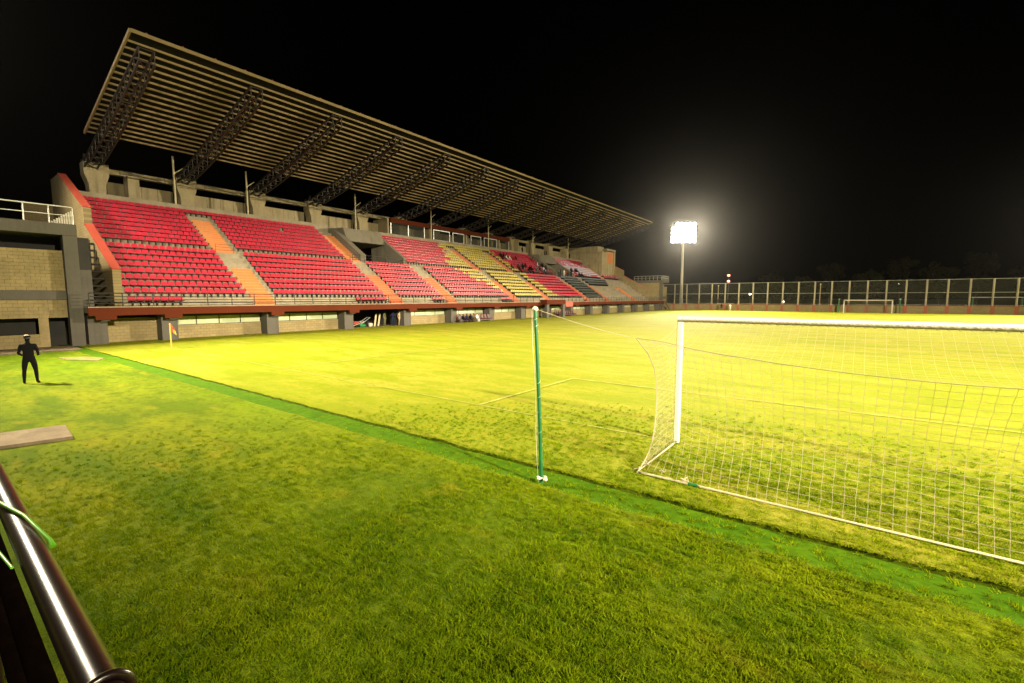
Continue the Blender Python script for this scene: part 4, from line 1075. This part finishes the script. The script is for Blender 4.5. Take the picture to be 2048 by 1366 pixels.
def pose_sit():
    J, B = pose_stand(0.12, ((0.25, 0.08, 0.72), (0.16, 0.30, 0.60)), ((0.25, 0.08, 0.72), (0.16, 0.30, 0.60)))
    J2 = {}
    for n, (x, y, z, a, b) in J.items():
        key = n[:-1]
        if key in ('hip', 'thg', 'kn', 'cf', 'an', 'he', 'to'):
            s = 1 if n.endswith('L') else -1
            y, z = {'hip': (0.06, 0.47), 'thg': (0.25, 0.50), 'kn': (0.46, 0.49), 'cf': (0.44, 0.33), 'an': (0.42, 0.10), 'he': (0.41, 0.045), 'to': (0.58, 0.03)}[key]
        elif n[:2] in ('el', 'wr', 'ha', 'th', 'tt') or (n[0] in 'ft' and n[1].isdigit()): pass
        else: z -= 0.43
        J2[n] = (x, y, z, a, b)
    for nm, s in (('L', 1), ('R', -1)):
        a = J2['sh' + nm]; b = J2['el' + nm]; J2['ua' + nm] = ((a[0] + b[0]) / 2, (a[1] + b[1]) / 2, (a[2] + b[2]) / 2, 0.055, 0.055)
    return J2, B
P_STAND = skin_body('standing', *pose_stand())
P_GUARD = skin_body('legs apart', *pose_stand(0.15, ((0.255, -0.02, 1.14), (0.22, 0.21, 1.06)), ((0.255, -0.02, 1.14), (0.20, 0.21, 1.05))))
P_WALK = skin_body('arms folded', *pose_stand(0.11, ((0.29, 0.05, 1.17), (0.05, 0.22, 1.18)), ((0.29, 0.05, 1.17), (0.05, 0.24, 1.12))))
P_SIT = skin_body('seated', *pose_sit())
def hair_mesh(z, y=0.012):
    return MB().ball((0, y, z), 0.092, 0.108, 0.10, 10, 5, zmin=-0.15).mesh('hair', M['hair'])
HAIR = hair_mesh(1.69); HAIR_SIT = hair_mesh(1.26)
_mesh_cache = {}
def person(body, loc, rz_, label, shirt, trousers, group=None, sleeves='skin', shoes='cl_black', sc=0.86, hair=None):
    me, keys = body
    key = (me.name, shirt, trousers, sleeves, shoes)
    if key not in _mesh_cache:
        m2 = me.copy(); m2.materials.clear()
        mm = dict(shirt=M[shirt], sleeve=M[shirt], forearm=M[sleeves], skin=M['skin'], hair=M['hair'], trousers=M[trousers], shoes=M[shoes])
        for k in keys: m2.materials.append(mm[k])
        _mesh_cache[key] = m2
    o = link('person', _mesh_cache[key], None, loc); o.rotation_euler = (0, 0, rz_); o.scale = (sc, sc, sc)
    tag(o, label, 'person', group)
    link('hair', hair or (HAIR_SIT if body is P_SIT else HAIR), o)
    return o
FACE_PITCH = -math.pi / 2       # facing +X from the stand
# the man by the left edge, seen from behind with legs apart, black clothes, cap
pl = person(P_GUARD, (-21.95, 2.28, 0.0), R(76), 'person in black clothes and cap standing legs apart on the lawn', 'cl_black', 'cl_black', sc=0.90)
cap = MB().ball((0, 0.012, 1.715), 0.100, 0.116, 0.095, 12, 5, zmin=0.0, mi=0)
cap.prism([(-0.07, 0.10), (0.07, 0.10), (0.055, 0.21), (-0.055, 0.21)], 'z', 1.715, 1.728, 0)
cap.ball((0, 0.012, 1.775), 0.075, 0.085, 0.05, 12, 4, zmin=0.2, mi=1)  # highlight on the crown, put in as a pale cloth dome
co = cap.mesh('cap', [M['cl_black'], M['cl_khaki']]); link('cap', co, pl)
link('radio', MB().box(0.17, 0.27, 0.28, 0.31, 1.02, 1.07).mesh('radio', M['black']), pl)
# people at the store bay
for (x, y, rz_, lb, sh, tr, bd) in (
        (-38.55, 29.3, -1.2, 'person in olive jacket and black trousers, leftmost of the group at the store bay', 'cl_olive', 'cl_black', P_STAND),
        (-38.3, 30.15, -1.5, 'person in dark tracksuit with pale stripes, second of the group at the store bay', 'cl_navy', 'cl_grey', P_WALK),
        (-38.05, 30.85, -1.6, 'person in tan overalls, third of the group at the store bay', 'cl_tan', 'cl_tan', P_STAND),
        (-38.75, 31.25, -1.5, 'person in khaki standing behind the group at the store bay', 'cl_khaki', 'cl_khaki', P_STAND),
        (-38.1, 31.65, -1.4, 'person in olive top and black trousers, rightmost of the group at the store bay', 'cl_olive', 'cl_black', P_WALK)):
    person(bd, (x, y, 0.02), rz_, lb, sh, tr, 'people standing at the store bay', 'cl_' + sh[3:], sc=0.85)
# two people by the far wall
person(P_STAND, (-24.9, 112.6, 0), R(200), 'person with white trousers standing at the far wall, left of two', 'cl_black', 'cl_white', 'people by the far wall', sc=0.95)
person(P_WALK, (-23.0, 112.6, 0), R(160), 'person in dark clothes at the far wall, right of two', 'cl_white', 'cl_navy', 'people by the far wall', sc=0.95)

# ------------------------------------------------------------------ team benches
def bench(y0, n, label, seated):
    e = empty('team_bench', (-36.95, y0, 0), label, 'bench')
    L = n * 0.62
    MB().box(-36.75, -36.85, y0 - 0.1, y0 + L, 0.16, 0.22).box(-37.2, -37.3, y0 - 0.1, y0 + L, 0.16, 0.22).build('base_rail', M['black'], e)
    lg = MB().box(-0.03, 0.03, -0.03, 0.03, 0, 0.16).mesh('leg', M['black'])
    for k in range(0, n + 1, 3):
        link('leg', lg, e, (0.15, k * 0.62 - 0.05 if k else 0.0, 0)); link('leg', lg, e, (-0.3, k * 0.62 - 0.05 if k else 0.0, 0))
    s = MB()
    s.prism([(0.26, 0.30), (0.26, 0.36), (-0.12, 0.33), (-0.22, 0.62), (-0.30, 0.88), (-0.36, 0.88), (-0.30, 0.60), (-0.20, 0.24)], 'y', -0.22, 0.22)
    s.prism([(0.24, 0.36), (0.24, 0.46), (-0.14, 0.46), (-0.14, 0.35)], 'y', -0.255, -0.222).prism([(0.24, 0.36), (0.24, 0.46), (-0.14, 0.46), (-0.14, 0.35)], 'y', 0.222, 0.255)
    s.ball((-0.325, 0, 0.86), 0.05, 0.17, 0.14, 8, 5)
    sm_ = s.mesh('seat', M['maroon'])
    pad = MB().prism([(0.2, 0.365), (0.2, 0.38), (-0.11, 0.355), (-0.11, 0.34)], 'y', -0.15, 0.15).prism([(-0.125, 0.40), (-0.11, 0.40), (-0.245, 0.80), (-0.26, 0.80)], 'y', -0.13, 0.13).mesh('cushion', M['cl_grey'])
    for k in range(n):
        so = link('seat', sm_, e, (-0.05, 0.26 + k * 0.62, -0.08)); link('cushion', pad, so)
    for k, (sh, tr, lb) in enumerate(seated):
        person(P_SIT, (-36.98, y0 + 0.26 + k * 0.62, -0.07), FACE_PITCH + random.uniform(-0.25, 0.25), lb, sh, tr, 'people on the team bench', 'cl_' + sh[3:], sc=0.80)
bench(38.4, 10, 'maroon team bench half filled with people, left of the tunnel', [
    ('cl_grey', 'cl_black', 'person in grey at the left end of the near team bench'), ('cl_black', 'cl_navy', 'person in black, second from the left on the near team bench'),
    ('cl_navy', 'cl_black', 'person in navy, third from the left on the near team bench'), ('cl_black', 'cl_black', 'person all in black, fourth from the left on the near bench'),
    ('cl_olive', 'cl_black', 'person in olive, fifth from the left on the near team bench'), ('cl_white', 'cl_black', 'person in white shirt, sixth from left on the near bench')])
bench(60.6, 9, 'empty maroon team bench right of the tunnel', [])

# ------------------------------------------------------------------ spectators
spec_cols = [('cl_black', 'cl_black', 'black'), ('cl_navy', 'cl_black', 'navy'), ('cl_white', 'cl_navy', 'white'), ('cl_grey', 'cl_black', 'grey'), ('cl_red', 'cl_black', 'red'), ('cl_black', 'cl_grey', 'black')]
rq = random.Random(21)
taken = set()
ORD = ['', 'front', 'second', 'third', 'fourth', 'fifth', 'sixth', 'seventh', 'eighth', 'top']
def spectator(j, y, c=None, stand=False):
    y = 8.95 + SP * (round((y - 8.95) / SP - 0.5) + 0.5)
    if (j, round(y, 2)) in taken: return
    taken.add((j, round(y, 2)))
    u, z = upp(j); sh, tr, nm = spec_cols[c if c is not None else rq.choice((0, 0, 0, 1, 1, 3, 3, 2, 4, 5))]
    if stand:
        person(P_STAND, (-(u + 0.12), y, z), FACE_PITCH + rq.uniform(-0.4, 0.4), 'spectator in %s standing in the %s row left of the far access portal' % (nm, ORD[j]), sh, tr, 'crowd by the far access portal', 'cl_' + sh[3:], sc=0.85)
    else:
        person(P_SIT, (-(u + 0.46), y, z - 0.01), FACE_PITCH + rq.uniform(-0.4, 0.4), 'spectator in %s seated in the %s upper row %s the far access portal' % (nm, ORD[j], 'right of' if y > 80 else ('well left of' if y < 68.5 else 'just left of')), sh, tr, 'crowd by the far access portal', 'cl_' + sh[3:], sc=0.85)
for y in (64.0, 64.6, 65.3, 65.9, 66.7, 67.2, 67.8): spectator(6, y)
for y in (64.4, 65.0, 66.2): spectator(7, y)
for k in range(26): spectator(rq.choice((1, 1, 2, 2, 3)), rq.uniform(66, 74.6))
for k in range(7): spectator(rq.choice((1, 2)), rq.uniform(62.6, 66))
for k in range(10): spectator(rq.choice((3, 4, 5, 6, 7, 8)), rq.uniform(73, 74.8))
for k in range(9): spectator(rq.choice((1, 2, 3)), rq.uniform(84, 88))
for (x, y, c) in ((-46.0, 76.2, 1), (-46.0, 77.6, 2), (-46.1, 78.4, 4), (-46.0, 75.6, 3), (-45.95, 80.2, 0)):
    sh, tr, nm = spec_cols[c]
    person(P_STAND, (x, y, 6.9), FACE_PITCH + rq.uniform(-0.5, 0.5), 'spectator in %s standing at the rail before the far access portal' % nm, sh, tr, 'people at the far portal rail', 'cl_' + sh[3:], sc=0.88)
person(P_STAND, (-53.7, 74.3, 11.5), FACE_PITCH, 'person in dark clothes standing on the concourse above the red seats', 'cl_black', 'cl_grey', None, 'cl_black', sc=0.9)
for y, lb in ((82.6, 'person in black on the concourse above the far portal, left of two'), (83.3, 'person in black on the concourse above the far portal, right of two')):
    person(P_STAND, (-53.75, y, 11.5), FACE_PITCH + 0.3, lb, 'cl_black', 'cl_black', None, 'cl_black', sc=0.85)

# ------------------------------------------------------------------ things in the store bay
lm = empty('lawn_mower', (-38.7, 26.6, 0.02), 'green lawn mower with a tubular handle at the store bay', 'mower')
def wheel(x, y, z, r_, w_): return MB().tube([(x - w_ / 2, y, z), (x + w_ / 2, y, z)], r_, 14)
gm = mat('mower green', (0.02, 0.20, 0.05), None, rough=0.35)
MB().prism([(-0.38, 0.10), (0.38, 0.10), (0.42, 0.22), (0.2, 0.34), (-0.25, 0.34), (-0.42, 0.20)], 'y', 26.25, 26.85).build('deck', gm, lm).location = (-38.7 - 0 * WLOC[lm][0], 0, 0)
MB().tube([(-38.7, 26.55, 0.34), (-38.7, 26.55, 0.5)], 0.14, 12).build('engine', M['black'], lm)
for dx in (-0.3, 0.3):
    for y in (26.2, 26.9):
        MB().tube([(-38.7 + dx, y - 0.03, 0.13), (-38.7 + dx, y + 0.03, 0.13)], 0.12, 12).build('wheel', M['black'], lm)
MB().tube([(-38.4, 26.35, 0.3), (-38.45, 27.5, 0.95), (-39.0, 27.5, 0.95), (-38.95, 26.35, 0.3)], 0.018, 6).build('handle', M['galv'], lm)
wb = empty('wheelbarrow', (-38.6, 25.9, 0.02), 'red and white wheelbarrow beside the column at the store bay', 'wheelbarrow')
MB().prism([(-38.95, 0.35), (-38.35, 0.35), (-38.2, 0.62), (-39.1, 0.62)], 'y', 25.55, 26.05).build('tray', M['redpaint'], wb)
MB().tube([(-38.65, 25.45, 0.17), (-38.65, 25.52, 0.17)], 0.17, 12).build('wheel', M['black'], wb)
MB().tube([(-38.4, 25.5, 0.2), (-38.35, 26.2, 0.4), (-38.4, 26.75, 0.6)], 0.02, 6).tube([(-38.9, 25.5, 0.2), (-38.95, 26.2, 0.4), (-38.9, 26.75, 0.6)], 0.02, 6).build('handle', M['white'], wb)
MB().tube([(-38.4, 26.1, 0.36), (-38.4, 26.15, 0.0)], 0.018, 6).tube([(-38.9, 26.1, 0.36), (-38.9, 26.15, 0.0)], 0.018, 6).build('leg', M['black'], wb)
for (y, x, h_, lb) in ((27.75, -38.9, 0.36, 'white plastic bucket on the floor of the store bay'), (28.2, -39.3, 0.30, 'smaller pale bucket behind in the store bay')):
    bk = empty('bucket', (x, y, 0.02), lb, 'bucket')
    MB().tube([(x, y, 0.02), (x, y, 0.02 + h_)], [0.12, 0.16], 14).build('body', M['white'], bk)
    MB().tube([(x + 0.16 * math.cos(a), y, h_ + 0.02 + 0.12 * math.sin(a)) for a in [math.pi * q / 8 for q in range(9)]], 0.006, 4).build('handle', M['black'], bk)
for k, (y, lb) in enumerate(((28.5, 'wooden board leaning in the store bay, nearer the buckets'), (28.95, 'wooden board leaning in the store bay, nearer the people'))):
    bd_ = MB().bar((-38.8, y - 0.25, 0.03), (-39.3, y + 0.35, 1.25), 0.16, 0.03).build('leaning_board', M['cream']); tag(bd_, lb, 'board')

# ================================================================== TREES AND LIGHTS BEYOND THE FENCE
def tree_meshes(seed, h, r_):
    rg = random.Random(seed)
    tr = MB().tube([(0, 0, 0), (0.1, 0.05, h * 0.25), (0.0, 0.15, h * 0.55), (0.1, 0.1, h * 0.85)], [0.28, 0.22, 0.15, 0.05], 7)
    for k in range(7):
        a = rg.uniform(0, 6.28); z = h * rg.uniform(0.3, 0.7)
        tr.tube([(0, 0.1, z), (math.cos(a) * r_ * 0.4, math.sin(a) * r_ * 0.4, z + h * 0.12), (math.cos(a) * r_ * 0.8, math.sin(a) * r_ * 0.8, z + h * 0.2)], [0.1, 0.07, 0.03], 5)
    cr = MB()
    cl = [(rg.uniform(-1, 1) * r_ * 0.75, rg.uniform(-1, 1) * r_ * 0.75, h * rg.uniform(0.38, 0.92), rg.uniform(0.6, 1.3)) for _ in range(26)]
    for (cx, cy, cz, cr_) in cl:
        for _ in range(85):
            d = Vector((rg.gauss(0, 1), rg.gauss(0, 1), rg.gauss(0, 0.8))).normalized() * cr_ * rg.uniform(0.4, 1.05)
            c = Vector((cx, cy, cz)) + d; s = rg.uniform(0.2, 0.42)
            a = Vector((rg.gauss(0, 1), rg.gauss(0, 1), rg.gauss(0, 1))).normalized(); b = a.orthogonal().normalized()
            cr.add([c - a * s, c + b * s * 0.5, c + a * s, c - b * s * 0.5], [(0, 1, 2, 3)])
    return tr.mesh('trunk', M['bark']), cr.mesh('crown', M['leaf'])
TM = [tree_meshes(s, h, r_) for s, h, r_ in ((1, 10, 3.2), (2, 8, 2.8), (3, 12, 3.0))]
for k, (x, y, kd, sc, lb) in enumerate(((-11, 128, 1, 1.0, 'dim low tree behind the fence, left of the far goal'), (-5.5, 131, 2, 0.95, 'dim tall tree behind the fence, just left of the far goal'), (1.5, 127, 0, 0.9, 'dim round tree behind the far goal'),
        (7, 130, 2, 1.0, 'dim tall tree just right of the far goal'), (13, 128, 0, 1.0, 'dim round tree second right of the far goal'), (19, 131, 2, 1.05, 'tall dim tree near the right edge'), (26, 129, 0, 1.0, 'dim tree at the right edge behind the fence'), (-18, 134, 0, 0.95, 'dim tree left of the signal lights behind the fence'))):
    e = empty('tree', (x, y, 0), lb, 'tree', 'trees beyond the far fence', rz=k * 1.3); e.scale = (sc,) * 3
    link('trunk', TM[kd][0], e); link('crown', TM[kd][1], e)
def street_lamp(x, y, h, m, label, heads=1, cat='lamp', name='street_lamp', gap=1.0, r_=0.28):
    e = empty(name, (x, y, 0), label, cat)
    MB().tube([(x, y, 0), (x, y, h)], 0.09, 6).build('pole', M['steel_dark'], e)
    for k in range(heads):
        z = h - k * gap
        MB().box(x - 0.25, x + 0.25, y - 0.05, y + 0.25, z - 0.2, z + 0.22).build('housing', M['black'], e)
        MB().ball((x, y - 0.08, z), r_, 0.1, r_ * 0.75, 8, 5).build('lamp', m, e)
street_lamp(-31.5, 150, 9.7, M['red_light'], 'red signal light pair on a pole far behind the fence', 2, 'signal light', 'signal_light', 1.75, 0.34)
street_lamp(-24.6, 145, 4.0, M['white_light'], 'small reddish white lamp low behind the fence', 1)
street_lamp(-15.3, 135, 1.95, M['white_light'], 'small white lamp just above the far wall', 1)
street_lamp(1.2, 140, 4.7, M['white_light'], 'white lamp above the far goal crossbar', 1)
street_lamp(7.4, 138, 6.3, M['white_light'], 'white lamp right of the far goal', 1)
for (x, lb) in ((-27.2, 'thin pale pole behind the far fence, nearer the floodlight mast'), (-6.6, 'thin pale pole behind the far fence, nearer the far goal')):
    e = empty('pole', (x, 119, 0), lb, 'pole'); MB().tube([(x, 119, 0), (x, 119, 5.8)], 0.10, 6).build('shaft', M['steel_tan'], e)
    MB().ball((x, 119, 5.85), 0.14, seg=8, rings=4).build('cap', M['galv'], e)

# ================================================================== HAZE ADDED FOR THE LAMP GLOW
hz = MB().box(-110, 110, -40, 170, -1.0, 24.5).build('haze', []); hz['kind'] = 'stuff'; hz['label'] = 'thin added haze for the camera glare round the floodlight'
hm = bpy.data.materials.new('added haze'); hm.use_nodes = True
hn = hm.node_tree.nodes; hn.remove(hn['Principled BSDF'])
pv = hn.new('ShaderNodeVolumePrincipled'); pv.inputs['Color'].default_value = (0.9, 0.9, 0.92, 1); pv.inputs['Density'].default_value = 0.000032; pv.inputs['Anisotropy'].default_value = 0.92  # thin volume added to give the lamp its glow
hm.node_tree.links.new(pv.outputs[0], hn['Material Output'].inputs['Volume']); hz.data.materials.append(hm)
